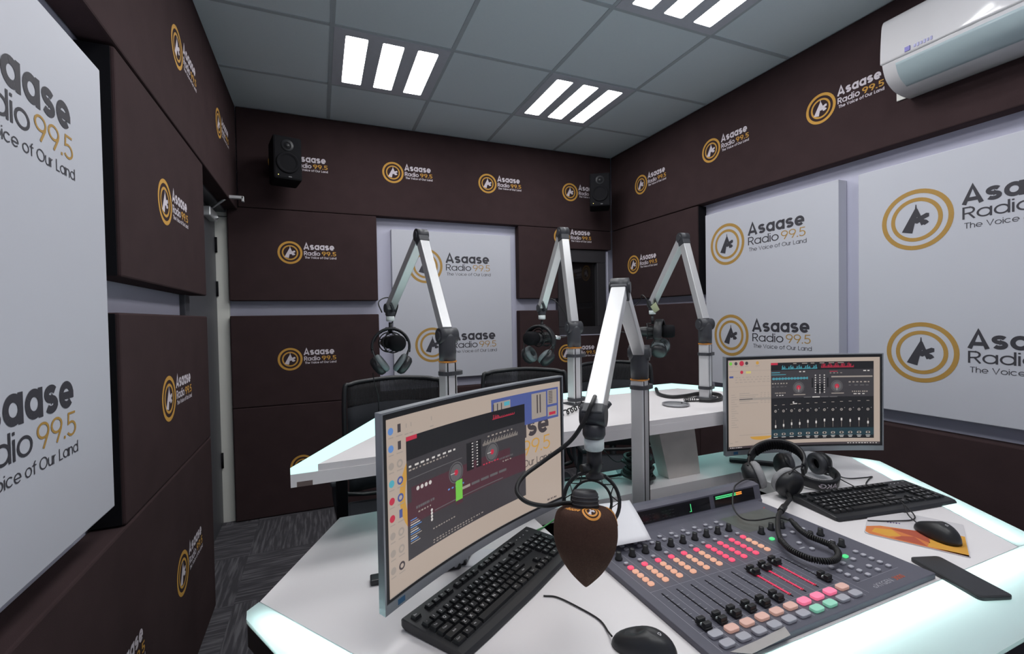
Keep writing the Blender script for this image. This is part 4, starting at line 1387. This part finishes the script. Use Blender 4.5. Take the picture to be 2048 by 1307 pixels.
mat_yel = glow('screen_yellow', (.52, .45, .16, 1), 1.0)
def mon_matrix(p0, p1, z):
    p0, p1 = Vector((p0[0], p0[1], z)), Vector((p1[0], p1[1], z))
    return frame((p0 + p1) / 2, p1 - p0, (0, 0, 1))
monitor('l', 'curved monitor on the left, its screen turned away at an angle beside the foam-covered microphone', mon_matrix((-.001, -2.201), (.510, -1.912), .826), left_screen, {'drop': .0755, 'tips': [(-.17, .222), (.200, .222)]})
monitor('r', 'curved monitor on the right, in front of the white wall boards', mon_matrix((1.213, -1.811), (1.770, -2.000), .835), right_screen, {'drop': .0842, 'tips': [(-.17, .20), (.07, .22)]})
#@@P4
# ------------------------------------------------------------------ keyboards
LEG = mat('white_key_print', (.80, .80, .82, 1), .7)
def key_body(b, x, y, z, w, d, h=.0070):
    b.box((x, y, z + h / 2), (w, d, h), KEYM, taper=(.80 if w < .03 else 1 - .0042 / w * 1.0, .78), bev=.0)
KEYMESH = {}
def make_key(root, name, x, y, w, d, txt, slope):
    z = .0165 + slope * y
    kk = (round(w, 4), round(d, 4), txt)
    if kk not in KEYMESH:
        b = MB(); b.fix = False
        key_body(b, 0, 0, 0, w, d)
        b.mi(LEG)
        if txt:
            sz = .0085 if len(txt) == 1 else .0050
            put_text(b, txt, Matrix.Translation((-w * .10 if w < .03 else 0, d * .06, .00715)), sz, LEG)
        KEYMESH[kk] = b.mesh('key_' + (txt or 'blank'), KEYM)
    o = part(name, KEYMESH[kk], None, root)
    setM(o, Matrix.Translation((x, y, z)) @ Matrix.Rotation(slope, 4, 'X'))
def keyboard(label, M):
    root = thing('keyboard', label, 'keyboard', M, 'black computer keyboards')
    slope = .075
    b = MB()
    prof = [(-.0775, .002), (-.0765, .006), (-.072, .0105), (-.058, .0128), (.068, .0215), (.076, .0215), (.0785, .018), (.0785, .007), (.070, .003), (-.070, .0005)]
    k = b.mi(BLK)
    xs = [-.226, -.2235, -.15, 0, .15, .2235, .226]
    cols = []
    for i, x in enumerate(xs):
        sh = .93 if i in (0, 6) else 1.0
        bow = -.006 * (1 - (x / .226) ** 2)
        cols.append([b.bm.verts.new((x, (y if y > 0 else y + bow * (1 if y < -.05 else 0)) * (sh if y > 0 else sh), .002 + (z - .002) * (sh if i in (0, 6) else 1))) for y, z in prof])
    n = len(prof)
    for i in range(len(xs) - 1):
        for j in range(n):
            f = b.bm.faces.new((cols[i][j], cols[i + 1][j], cols[i + 1][(j + 1) % n], cols[i][(j + 1) % n])); f.material_index = k
    b.bm.faces.new(cols[0]); b.bm.faces.new(list(reversed(cols[-1])))
    b.box((-.19, .06, .0115), (.03, .012, .012)); b.box((.19, .06, .0115), (.03, .012, .012))
    part('body', b, BLK, root)
    U = .0188
    def row(y, x, spec, name='key', d=.0165):
        for s in spec:
            if isinstance(s, (int, float)): x += s * U; continue
            t, w = s if isinstance(s, tuple) else (s, 1)
            make_key(root, name, x + w * U / 2, y, w * U - .0022, d, t, slope)
            x += w * U
    X0 = -.2165
    ys = [.054, .026, .0075, -.011, -.0295, -.048]
    row(ys[0] + .002, X0, ['Esc', .95, 'F1', 'F2', 'F3', 'F4', .52, 'F5', 'F6', 'F7', 'F8', .52, 'F9', 'F10', 'F11', 'F12'], 'function_key', .0135)
    row(ys[0] + .002, X0 + 15.28 * U, ['Pr', 'Sc', 'Pa'], 'function_key', .0135)
    row(ys[1], X0, ['`', '1', '2', '3', '4', '5', '6', '7', '8', '9', '0', '-', '=', ('Back', 2)])
    row(ys[2], X0, [('Tab', 1.5)] + list('QWERTYUIOP[]') + [('\\', 1.5)])
    row(ys[3], X0, [('Caps', 1.75)] + list('ASDFGHJKL;') + ["'", ('Enter', 2.25)])
    row(ys[4], X0, [('Shift', 2.25)] + list('ZXCVBNM,./') + [('Shift', 2.75)])
    row(ys[5], X0, [('Ctrl', 1.3), ('+', 1.25), ('Alt', 1.25), ('', 6.1), ('Alt', 1.25), ('+', 1.25), ('=', 1.3), ('Ctrl', 1.3)])
    XN = X0 + 15.28 * U
    row(ys[1], XN, ['In', 'Ho', 'Up'], 'navigation_key'); row(ys[2], XN, ['De', 'En', 'Dn'], 'navigation_key')
    row(ys[4], XN + U, ['^'], 'navigation_key'); row(ys[5], XN, ['<', 'v', '>'], 'navigation_key')
    XP = X0 + 18.6 * U
    for yy, kk in zip(ys[1:], (['Nm', '/', '*', '-'], ['7', '8', '9'], ['4', '5', '6'], ['1', '2', '3'], [('0', 2), '.'])):
        row(yy, XP, kk, 'number_pad_key')
    make_key(root, 'number_pad_key', XP + 3.5 * U, (ys[2] + ys[3]) / 2, U - .0022, .035, '+', slope)
    make_key(root, 'number_pad_key', XP + 3.5 * U, (ys[4] + ys[5]) / 2, U - .0022, .035, 'En', slope)
    b = flat()
    for k_ in range(3): b.box((XP + .012 + .016 * k_, .057, .0222), (.003, .002, .0006), LEG)
    put_text(b, 'D', Matrix.Translation((XP + 3.6 * U, .060, .0232)) @ Matrix.Rotation(slope, 4, 'X'), .008, LEG)
    part('badge', b, LEG, root)
    return root
def at_frame(c, d, z):
    return frame((c[0], c[1], z), (d[0], d[1], 0), (0, 0, 1))
dx = Vector((.395, .265)).normalized()
c1 = Vector((.033, -2.131)) + dx * .227 - Vector((-dx.y, dx.x)) * .079
kb1 = keyboard('black keyboard lying in front of the left monitor', at_frame(c1, dx, DZ))
dx2 = Vector((.437, -.066)).normalized()
c2 = Vector((1.253, -2.029)) + dx2 * .222 - Vector((-dx2.y, dx2.x)) * .079
dup(kb1, at_frame(c2, dx2, DZ), 'black keyboard between the headphones and the orange mouse pad')

# ------------------------------------------------------------------ mice
def mouse(label, c, fwd, cable_pts):
    """local +y = front of the mouse (cable end)"""
    f = Vector((fwd[0], fwd[1], 0)).normalized()
    M = frame((c[0], c[1], c[2]), f.cross(Vector((0, 0, 1))), (0, 0, 1))
    root = thing('computer_mouse', label, 'computer mouse', M, 'black computer mice')
    b = MB(); k = b.mi(BLK)
    NU, NV = 28, 10
    rows_ = []
    for j in range(NV + 1):
        t = j / NV                       # 0 rim .. 1 crown
        ring = []
        for i in range(NU):
            a = 2 * PI * i / NU
            cx, sy = math.cos(a), math.sin(a)
            wx = .0305 * (1 - .10 * (sy > 0) * sy) * abs(cx) ** .85 * (1 if cx >= 0 else -1)
            ly = .0565 * abs(sy) ** .85 * (1 if sy >= 0 else -1)
            sc = math.cos(t * PI / 2) ** .72 if t < 1 else 0
            hump = .0395 - .006 * (ly / .0565) - .006 * (ly / .0565) ** 2
            ring.append(b.bm.verts.new((wx * sc, ly * sc - .004 * t, .001 + hump * math.sin(t * PI / 2) ** 1.0)) if t < 1 else None)
        if t < 1: rows_.append(ring)
    top = b.bm.verts.new((0, -.004, .001 + .0395))
    for j in range(len(rows_) - 1):
        for i in range(NU):
            fc = b.bm.faces.new((rows_[j][i], rows_[j][(i + 1) % NU], rows_[j + 1][(i + 1) % NU], rows_[j + 1][i])); fc.smooth = True
    for i in range(NU):
        fc = b.bm.faces.new((rows_[-1][i], rows_[-1][(i + 1) % NU], top)); fc.smooth = True
    b.bm.faces.new(list(reversed(rows_[0])))
    part('body', b, BLK, root)
    b = MB(); b.cyl((-.0035, .030, .0180), (.0035, .030, .0180), .0070, n=18); part('scroll_wheel', b, DGREY, root)
    b = flat(); put_text(b, 'D', Matrix.Translation((0, -.027, .0400)) @ Matrix.Rotation(.30, 4, 'X'), .009, LEG); part('badge', b, LEG, root)
    b = MB(); b.tube(smooth_path(cable_pts, 8), .0017, n=7); part('cable', b, RUB, root, world=True)
    return root
m1c = Vector((.414, -2.363)); m1f = Vector((-.64, .77)).normalized()
p1 = m1c + m1f * .056
mouse('black mouse on the white desk beside the front edge of the left keyboard', (m1c.x, m1c.y, DZ), m1f, [(p1.x, p1.y, .760), (.384, -2.300, .754), (.389, -2.262, .7525), (.371, -2.210, .7525), (.349, -2.166, .7525), (.326, -2.150, .7522)])
m2c = Vector((1.362, -2.342)); m2f = Vector((.36, .93)).normalized()
p2 = m2c + m2f * .056
mouse('black mouse on the orange mouse pad', (m2c.x, m2c.y, DZ + .0035), m2f, [(p2.x, p2.y, .762), (1.398, -2.262, .770), (1.43, -2.235, .782), (1.47, -2.205, .7775), (1.43, -2.262, .757), (1.36, -2.250, .756), (1.30, -2.215, .754)])

# ------------------------------------------------------------------ mouse pad, phone, papers
pd = Vector((1.309 - 1.224, -2.434 - -2.260)).normalized()
pb = Vector((-pd.y, pd.x))
MP = frame((1.219, -2.252, DZ + .0002), (pd.x, pd.y, 0), (0, 0, 1))
LPx = .200
b = MB(); b.prism([(.012, 0), (LPx - .003, 0), (LPx, .003), (LPx, .217), (LPx - .003, .22), (.003, .22), (0, .217), (0, .012), (.003, .003)], 0, .0025, mat('pad_white', (.58, .56, .58, 1), .8), mtop=None)
ORA = mat('pad_orange', (.62, .19, .055, 1), .8); YEL = mat('pad_yellow', (.66, .33, .045, 1), .8); REDP = mat('pad_red', (.42, .085, .045, 1), .8)
pad = solo('mouse_pad', b, None, 'mouse pad with orange, red and yellow facets under the right mouse', 'mouse pad', M=MP)
b = flat()
for poly, m in (([(.012, .001), (LPx - .002, .001), (LPx - .002, .130), (.16, .128), (.10, .095), (.03, .075), (.002, .05), (.002, .012)], ORA),
                ([(.015, .02), (.05, .012), (.075, .035), (.055, .065), (.02, .05)], YEL), ([(.06, .008), (.125, .006), (.10, .05), (.075, .035)], REDP),
                ([(.05, .07), (.10, .05), (.13, .03), (.125, .095), (.10, .095)], REDP), ([(.125, .006), (LPx - .002, .01), (LPx - .002, .13), (.15, .115), (.13, .05)], YEL),
                ([(.14, .004), (LPx - .002, .001), (LPx - .002, .018)], ORA)):
    b.face([(x, y, .00265 + .00008 * (m is not ORA)) for x, y in poly], m)
for k in range(5): b.box((.045 + .006 * k, .115 + .002 * k, .0027), (.0035, .006 + .003 * (k % 2), .0002), mat('pad_violet', (.10, .05, .18, 1), .8))
part('printed_facets', b, None, pad)
ph = Vector((-.34, -.94)).normalized()
PM = frame((1.176, -2.464, DZ + .0002), (-ph.y, ph.x, 0), (0, 0, 1))
ro = thing('mobile_phone', 'black mobile phone lying across the glowing front edge of the desk', 'phone', PM)
b = MB(); b.prism(rrect(.073, .158, .010), 0, .0085, BLK, bev=.0018); part('case', b, BLK, ro)
b = MB(); b.prism(rrect(.067, .151, .007), .0085, .0088, mat('phone_glass', (.008, .008, .010, 1), .12)); part('screen', b, None, ro)
b = flat()
def sheet(pts, m, name, label, nu=8, nv=8, bow=.0):
    """thin paper sheet through four corners"""
    b = MB(); k = b.mi(m)
    P = [Vector(p) for p in pts]
    def grid(dz):
        return [[b.bm.verts.new(P[0].lerp(P[1], i / nu).lerp(P[3].lerp(P[2], i / nu), j / nv) + Vector((0, 0, dz + bow * math.sin(PI * j / nv)))) for i in range(nu + 1)] for j in range(nv + 1)]
    G0, G1 = grid(0), grid(.0006)
    for j in range(nv):
        for i in range(nu):
            f = b.bm.faces.new((G1[j][i], G1[j][i + 1], G1[j + 1][i + 1], G1[j + 1][i])); f.smooth = True
            f = b.bm.faces.new((G0[j + 1][i], G0[j + 1][i + 1], G0[j][i + 1], G0[j][i])); f.smooth = True
    for j in range(nv):
        b.bm.faces.new((G0[j][0], G0[j + 1][0], G1[j + 1][0], G1[j][0])); b.bm.faces.new((G0[j + 1][nu], G0[j][nu], G1[j][nu], G1[j + 1][nu]))
    for i in range(nu):
        b.bm.faces.new((G0[0][i + 1], G0[0][i], G1[0][i], G1[0][i + 1])); b.bm.faces.new((G0[nv][i], G0[nv][i + 1], G1[nv][i + 1], G1[nv][i]))
    return solo(name, b, m, label, 'paper')
sh = sheet([(.540, -2.090, .7835), (.648, -2.100, .7835), (.695, -1.952, .8190), (.575, -1.935, .8190)], PAPER, 'paper_sheet', 'white paper sheet leaning on the console between the foam microphone and the knobs', bow=.004)
b = flat()
for k in range(6): b.face([(.585 + .012 * k - .006, -2.065 + .019 * k, .7868 + .003 * k), (.66 + .006 * k - .006, -2.068 + .019 * k, .7868 + .003 * k), (.66 + .006 * k - .006, -2.066 + .019 * k, .7872 + .003 * k), (.585 + .012 * k - .006, -2.063 + .019 * k, .7872 + .003 * k)], mat('pencil_grey', (.5, .5, .54, 1), .9)) if False else None
b.bm.free()
sheet([(.190, -1.962, .7504), (.262, -1.995, .7504), (.335, -1.935, .7504), (.258, -1.906, .7504)], PAPER, 'paper_sheet', 'small white paper on the desk behind the left keyboard')
sheet([(.90, -1.62, .7504), (1.02, -1.60, .7504), (1.05, -1.555, .7504), (.93, -1.555, .7504)], mat('grey_paper', (.30, .31, .33, 1), .9), 'paper_sheet', 'grey paper under the counter beside the black cable bundle')
sheet([(1.388, -1.209, 1.377), (1.408, -1.224, 1.398), (1.461, -1.189, 1.362), (1.443, -1.174, 1.345)], mat('pale_yellow_note', (.70, .72, .45, 1), .9), 'paper_note', 'pale yellow note stuck to the tip of the rightmost microphone arm')['category'] = 'note'

# ------------------------------------------------------------------ mixing console
mixer = thing('mixing_console', 'slate grey broadcast mixing console with lit pink and peach buttons', 'mixing console', (.5, -2.445, DZ))
PZ = .013
part('control_panel', MB().box((.3165, .2225, PZ / 2), (.633, .445, PZ), bev=.002), MIXG, mixer)
b = MB()
prof = [(.440, .002), (.440, .0125), (.4435, .0165), (.452, .056), (.470, .060), (.492, .058), (.492, .002)]
k = b.mi(MIXG)
A = [b.bm.verts.new((.0, y, z)) for y, z in prof]; B = [b.bm.verts.new((.650, y, z)) for y, z in prof]
for i in range(len(prof)): b.bm.faces.new((A[i], A[(i + 1) % len(prof)], B[(i + 1) % len(prof)], B[i]))
b.bm.faces.new(A); b.bm.faces.new(list(reversed(B)))
bridge = part('meter_bridge', b, MIXG, mixer)
def on_bridge(x0, x1, t0, t1, m, lift=.0006):
    """rectangle on the sloping face of the meter bridge, t from 0 (foot) to 1 (top)"""
    a, c = Vector((.4435, .0165)), Vector((.452, .056))
    n_ = Vector((-(c - a).y, (c - a).x)).normalized()
    p0, p1 = a.lerp(c, t0) + n_ * lift, a.lerp(c, t1) + n_ * lift
    return [(x0, p0.x, p0.y), (x1, p0.x, p0.y), (x1, p1.x, p1.y), (x0, p1.x, p1.y)]
for (x0, x1) in ((.03, .445), (.462, .624)):
    b = flat(); b.face(on_bridge(x0, x1, .06, .90, MIXD), MIXD)
    part('meter_window', b, MIXD, bridge)
b = flat()
for i in range(44):
    m = GREENL if i < 34 else glow('lit_amber', (1.0, .35, .05, 1), 1.2)
    for t in (.60, .72): b.face(on_bridge(.468 + .0024 * i, .4699 + .0024 * i, t, t + .085, m, .0012), m)
b.face(on_bridge(.371, .3735, .22, .70, GREENL, .0012), GREENL); b.face(on_bridge(.366, .374, .18, .22, GREENL, .0012), GREENL)
DIMM = mat('meter_print', (.05, .055, .06, 1), .6)
for i in range(24): b.face(on_bridge(.20 + .012 * (i // 3) + .02 * (i // 12), .208 + .012 * (i // 3) + .02 * (i // 12), .2 + .2 * (i % 3), .22 + .2 * (i % 3), DIMM, .0011), DIMM)
part('level_meter', b, None, bridge)
CX = lambda i: .0425 + .0388 * i
b = flat()
def dline(x0, y0, x1, y1, m=LINEW, z=PZ + .0004): b.face([(x0, y0, z), (x1, y0, z), (x1, y1, z), (x0, y1, z)], m)
for i in range(11): dline(.0225 + .0388 * i, .012, .0232 + .0388 * i, .40)
dline(.0225, .197, .411, .1976); dline(.0225, .062, .411, .0626)
RED2 = mat('panel_red_print', (.5, .06, .06, 1), .6)
put_text(b, 'oXYGEN', Matrix.Translation((.486, .0235, PZ + .0005)), .0165, LINEW)
put_text(b, '3000', Matrix.Translation((.543, .0235, PZ + .0005)), .0165, mat('panel_orange_print', (.55, .10, .03, 1), .6))
dline(.425, .302, .598, .392, mat('scuffed_touch_panel', (.095, .105, .10, 1), .35, var=.35, scale=25))
b.face([(.596, .393, PZ + .0006), (.603, .398, PZ + .0006), (.606, .396, PZ + .0006), (.599, .391, PZ + .0006)], RED2)
dline(.44, .046, .585, .0466); dline(.425, .015, .4257, .30)
for i in range(4): dline(.47 + .012 * i, .128, .476 + .012 * i, .133)
dline(.468, .190, .486, .194)
part('panel_print', b, None, mixer)
def button(name, x, y, w, d, m, h=.0045, meshes={}):
    kk = (round(w, 4), round(d, 4), m.name)
    if kk not in meshes:
        q = MB(); q.prism(rrect(w, d, min(w, d) * .30, 3), 0, h, m, bev=.0011)
        meshes[kk] = q.mesh('button', m)
    o = part(name, meshes[kk], None, mixer)
    setM(o, Matrix.Translation((x, y, PZ + .0002)))
pan = {6: [PINK] * 5, 7: [PINK] * 5, 8: [PINK] * 5}
for i in range(10):
    x = CX(i)
    button('mute_button', x + .002, .307, .0105, .0078, BTNW)
    cols = pan.get(i, [PINK] + [PEACH] * 4)
    for j in range(5): button('assign_button', x + .001, .2885 - .0172 * j, .0135, .0118, cols[j])
    button('select_button', x + .004, .3605, .0115, .0085, BTNW); button('select_button', x + .004, .378, .0115, .0085, BTNW)
    up = PINKB if i in (6, 7, 8) else (BTNW if i == 0 else PEACHB)
    lo = GREENB if i in (6, 7) else BTNW
    button('channel_button', x + .001, .0472, .0270, .0170, up, .006); button('channel_button', x + .001, .0218, .0270, .0170, lo, .006)
KN = {}
def knob(name, x, y, r=.0072, h=.017):
    if (r, h) not in KN:
        q = MB(); q.lathe([(0, 0), (r * 1.25, 0), (r * 1.25, .0035), (r * .95, .005), (r * .82, h), (r * .5, h + .0008), (0, h + .0008)], 20)
        q.box((0, r * .55, h + .0006), (.0012, r * .7, .0008), LINEW)
        q.mats.insert(0, KEYM) if KEYM not in q.mats else None
        KN[(r, h)] = q.mesh('knob', KEYM)
    o = part(name, KN[(r, h)], None, mixer)
    setM(o, Matrix.Translation((x, y, PZ + .0002)))
for i in range(10): knob('gain_knob', CX(i), .3325)
for (x, y) in ((.454, .285), (.496, .290), (.531, .286), (.543, .216), (.581, .216), (.541, .160), (.571, .158)): knob('monitor_knob', x, y)
FY = [.077, .078, .080, .080, .080, .081, .166, .168, .174, .087]
trk = MB(); trk.box((0, 0, 0), (.0026, .116, .0006), MATTE)
for q in range(7): trk.box((.0045, -.048 + .016 * q, -.0001), (.0075, .0010, .0005), LINEW); trk.box((-.0040, -.048 + .016 * q, -.0001), (.0040, .0010, .0005), LINEW)
trk_mesh = trk.mesh('fader_track', MATTE)
lit = MB()
for q in range(26): lit.box((0, -.050 + .0034 * q, 0), (.0042, .0022, .0008), REDL)
lit.box((0, -.008, -.0001), (.0062, .094, .0006), mat('dark_red_track', (.05, .004, .008, 1), .5, emit=(1, .03, .08, 1), estr=.35))
lit_mesh = lit.mesh('fader_lit', REDL)
cap = MB()
A0 = [(-.0085, -.0135), (.0085, -.0135), (.0085, .0135), (-.0085, .0135)]
cap.prism(A0, .002, .006, KEYM, bev=.001)
cap.box((0, -.0075, .0095), (.0165, .0095, .009), KEYM, bev=.0018); cap.box((0, .0075, .0095), (.0165, .0095, .009), KEYM, bev=.0018)
cap.box((0, 0, .0075), (.0165, .0012, .004), FROST)
cap_mesh = cap.mesh('fader_cap', KEYM)
for i in range(10):
    o = part('fader', trk_mesh, None, mixer); setM(o, Matrix.Translation((CX(i), .127, PZ + .0006)))
    c = part('fader_cap', cap_mesh, None, o); setM(c, Matrix.Translation((0, FY[i] - .127 - .004, .0)))
    if i in (6, 7, 8):
        g = part('lit_track', lit_mesh, None, o); setM(g, Matrix.Translation((0, .003, .0006)))
for (x, y) in ((.489, .208), (.490, .176), (.528, .253), (.570, .255), (.492, .250), (.569, .181)): button('monitor_button', x, y, .0120, .0095, BTNW)
button('monitor_button', .449, .251, .0130, .0100, GREENL)
for j in range(5): button('monitor_button', .569, .125 - .0171 * j, .0120, .0092, BTNW)
button('monitor_button', .526, .122, .0130, .0100, GREENL); button('monitor_button', .528, .106, .0120, .0092, BTNW)
button('monitor_button', .529, .0735, .0120, .0092, BTNW); button('monitor_button', .530, .0565, .0120, .0092, BTNW)
for x in (.450, .490):
    for j in range(4): button('monitor_button', x, .105 - .0171 * j, .0120, .0092, BTNW)
b = MB(); b.prism([(.034, .007), (.100, .0085), (.176, .0135), (.165, -.006), (.064, -.011)], PZ + .0003, PZ + .0009); part('tape_strip', b, mat('grey_masking_tape', (.42, .40, .39, 1), .9), mixer)

# ------------------------------------------------------------------ cables on and under the counter
b = MB()
b.tube(smooth_path([(1.340, -1.300, .995), (1.262, -1.410, .993), (1.258, -1.490, .993), (1.324, -1.500, .993), (1.410, -1.482, .993), (1.462, -1.505, .993), (1.463, -1.552, .993), (1.400, -1.618, .993), (1.338, -1.630, .993), (1.300, -1.602, .993)], 9), .0075, n=10)
b.tube(smooth_path([(1.300, -1.602, .990), (1.262, -1.585, .989), (1.222, -1.590, .988), (1.205, -1.610, .990)], 5), .003, n=7)
b.tube(coil([(1.300, -1.590, .996), (1.27, -1.576, .996), (1.245, -1.580, .996)], .006, .0016, 7, 10), .0016, n=5)
solo('coiled_lead', b, RUB, 'thick black coiled lead lying on the counter round the rightmost arm', 'cable')
b = MB(); b.torus(.048, .0035, M=Matrix.Translation((1.172, -1.612, CZ + .0060)), n=40, k=8); b.lathe([(0, 0), (.046, 0), (.046, .004), (0, .004)], 36, M=Matrix.Translation((1.172, -1.612, CZ + .0006)))
solo('round_stand_base', b, mat('grey_metal_disc', (.36, .36, .38, 1), .35, .4), 'small round grey metal disc at the end of the coiled lead on the counter', 'stand base')
b = MB()
b.tube(coil([(.94, -1.37, .9975), (.905, -1.465, .9975), (.80, -1.515, .9975), (.715, -1.575, .9975), (.64, -1.61, .9975)], .0085, .0026, 12, 10), .0026, n=6)
solo('coiled_lead', b, RUB, 'black coiled lead on the counter at the foot of the second arm', 'cable')
b = MB()
rr = random.Random(3)
for k in range(15):
    c = Vector((.935 + rr.uniform(-.008, .008), -1.685 + rr.uniform(-.008, .008), .766 + .0048 * k))
    Mx = Matrix.Translation(c) @ Matrix.Rotation(rr.uniform(-.16, .16), 4, 'X') @ Matrix.Rotation(rr.uniform(-.16, .16), 4, 'Y') @ Matrix.Rotation(rr.uniform(0, 3), 4, 'Z')
    b.torus(.040 + rr.uniform(-.008, .010), .0055, M=Mx, n=28, k=7, sx=1 + rr.uniform(-.1, .2))
b.tube(smooth_path([(.93, -1.64, .77), (.88, -1.62, .757), (.80, -1.60, .756), (.74, -1.58, .756), (.70, -1.57, .754)], 6), .0045, n=7)
b.tube(smooth_path([(.93, -1.66, .83), (.90, -1.60, .80), (.85, -1.58, .85), (.83, -1.575, .83)], 6), .002, n=6)
solo('cable_bundle', b, RUB, 'bundle of coiled black cable under the counter beside the steel bracket', 'cable')
b = MB(); b.tube(smooth_path([(.430, -1.885, .755), (.462, -1.872, .7535), (.496, -1.853, .7535), (.54, -1.825, .7535)], 6), .0022, n=7)
solo('green_wire', b, mat('green_wire', (.10, .36, .12, 1), .5), 'short green wire behind the left keyboard', 'wire')

# ------------------------------------------------------------------ chairs
def chair(label, M):
    root = thing('office_chair', label, 'chair', M, 'black mesh office chairs round the counter')
    W, H0, H1 = .45, .54, 1.045
    def yb(x, z): return .235 - .055 * (1 - (2 * x / W) ** 2) * 0 + .06 * (2 * x / W) ** 2 * -1 + .05 * (z - H0)
    def sheet_(x0, x1, z0, z1, th, m, nx=12, nz=6, rad=0):
        b = MB()
        G = []
        for side in (0, 1):
            G.append([[b.bm.verts.new((x0 + (x1 - x0) * i / nx, yb(x0 + (x1 - x0) * i / nx, z0 + (z1 - z0) * j / nz) + side * th, z0 + (z1 - z0) * j / nz + (.012 * (1 - (2 * (x0 + (x1 - x0) * i / nx) / W) ** 2) if j == nz else 0))) for i in range(nx + 1)] for j in range(nz + 1)])
        for j in range(nz):
            for i in range(nx):
                for s in (0, 1):
                    f = b.bm.faces.new((G[s][j][i], G[s][j][i + 1], G[s][j + 1][i + 1], G[s][j + 1][i])); f.smooth = True
        for j in range(nz):
            b.bm.faces.new((G[0][j][0], G[0][j + 1][0], G[1][j + 1][0], G[1][j][0])); b.bm.faces.new((G[0][j][nx], G[0][j + 1][nx], G[1][j + 1][nx], G[1][j][nx]))
        for i in range(nx):
            b.bm.faces.new((G[0][0][i], G[0][0][i + 1], G[1][0][i + 1], G[1][0][i])); b.bm.faces.new((G[0][nz][i], G[0][nz][i + 1], G[1][nz][i + 1], G[1][nz][i]))
        return b
    b = sheet_(-W / 2 + .012, W / 2 - .012, H1 - .115, H1 - .014, .004, NET); part('mesh_back', b, NET, root)
    CH = mat('black_chair_fabric', (.016, .018, .024, 1), .85, var=.15, scale=80)
    b = sheet_(-W / 2 + .012, W / 2 - .012, H0, H1 - .115, .022, CH); part('backrest', b, CH, root)
    b = MB()
    loop = [(-W / 2 + .01, H0), (-W / 2, H0 + .10), (-W / 2, H1 - .05), (-W / 2 + .03, H1 - .006), (-.10, H1 + .004), (0, H1 + .008), (.10, H1 + .004), (W / 2 - .03, H1 - .006), (W / 2, H1 - .05), (W / 2, H0 + .10), (W / 2 - .01, H0)]
    b.tube(smooth_path([(x, yb(x, z) + .004, z) for x, z in loop], 5, True), .011, n=8, closed=True)
    part('back_frame', b, BLK, root)
    b = MB(); b.box((0, .0, .455), (.48, .47, .075), CH, bev=.03, seg=3); part('seat', b, CH, root)
    for s in (-1, 1):
        b = MB(); b.box((s * .265, .03, .68), (.05, .22, .025), bev=.008); b.tube(smooth_path([(s * .265, .06, .67), (s * .272, .10, .58), (s * .25, .09, .46), (s * .20, .06, .425)], 5), .014, n=8); part('armrest', b, DGREY, root)
    b = MB(); b.tube([(0, .20, .42), (0, .27, .50), (0, .262, .62)], .022, n=10); part('back_support', b, BLK, root)
    b = MB(); b.cyl((0, 0, .09), (0, 0, .42), .026, .022, n=14); part('gas_column', b, BLK, root)
    b = MB()
    for k in range(5):
        a = 2 * PI * k / 5
        b.cyl((0, 0, .10), (.21 * math.cos(a), .21 * math.sin(a), .075), .022, .014, n=8)
    part('star_base', b, BLK, root)
    for k in range(5):
        a = 2 * PI * k / 5
        c, s_ = .21 * math.cos(a), .21 * math.sin(a)
        b = MB(); b.cyl((c - .012 * math.sin(a), s_ + .012 * math.cos(a), .029), (c + .012 * math.sin(a), s_ - .012 * math.cos(a), .029), .028, n=14); b.cyl((c, s_, .03), (c, s_, .078), .006, n=8); part('caster', b, BLK, root)
    return root
def chair_M(c, d):
    """c: middle of the back-rest on the floor, d: direction of its width seen from the desk"""
    M = frame((c[0], c[1], 0), (d[0], d[1], 0), (0, 0, 1))
    return M @ Matrix.Translation((0, -.235, 0))
ch0 = chair('black office chair at the left end of the counter, before the white board', chair_M((.230, -.735), (1, -.03)))
dup(ch0, chair_M((.93, -.720), (.94, -.30)), 'black office chair behind the left monitor and the second arm')
dup(ch0, chair_M((1.565, -.640), (.92, -.36)), 'black office chair behind the nearest microphone arm, against the brown corner')
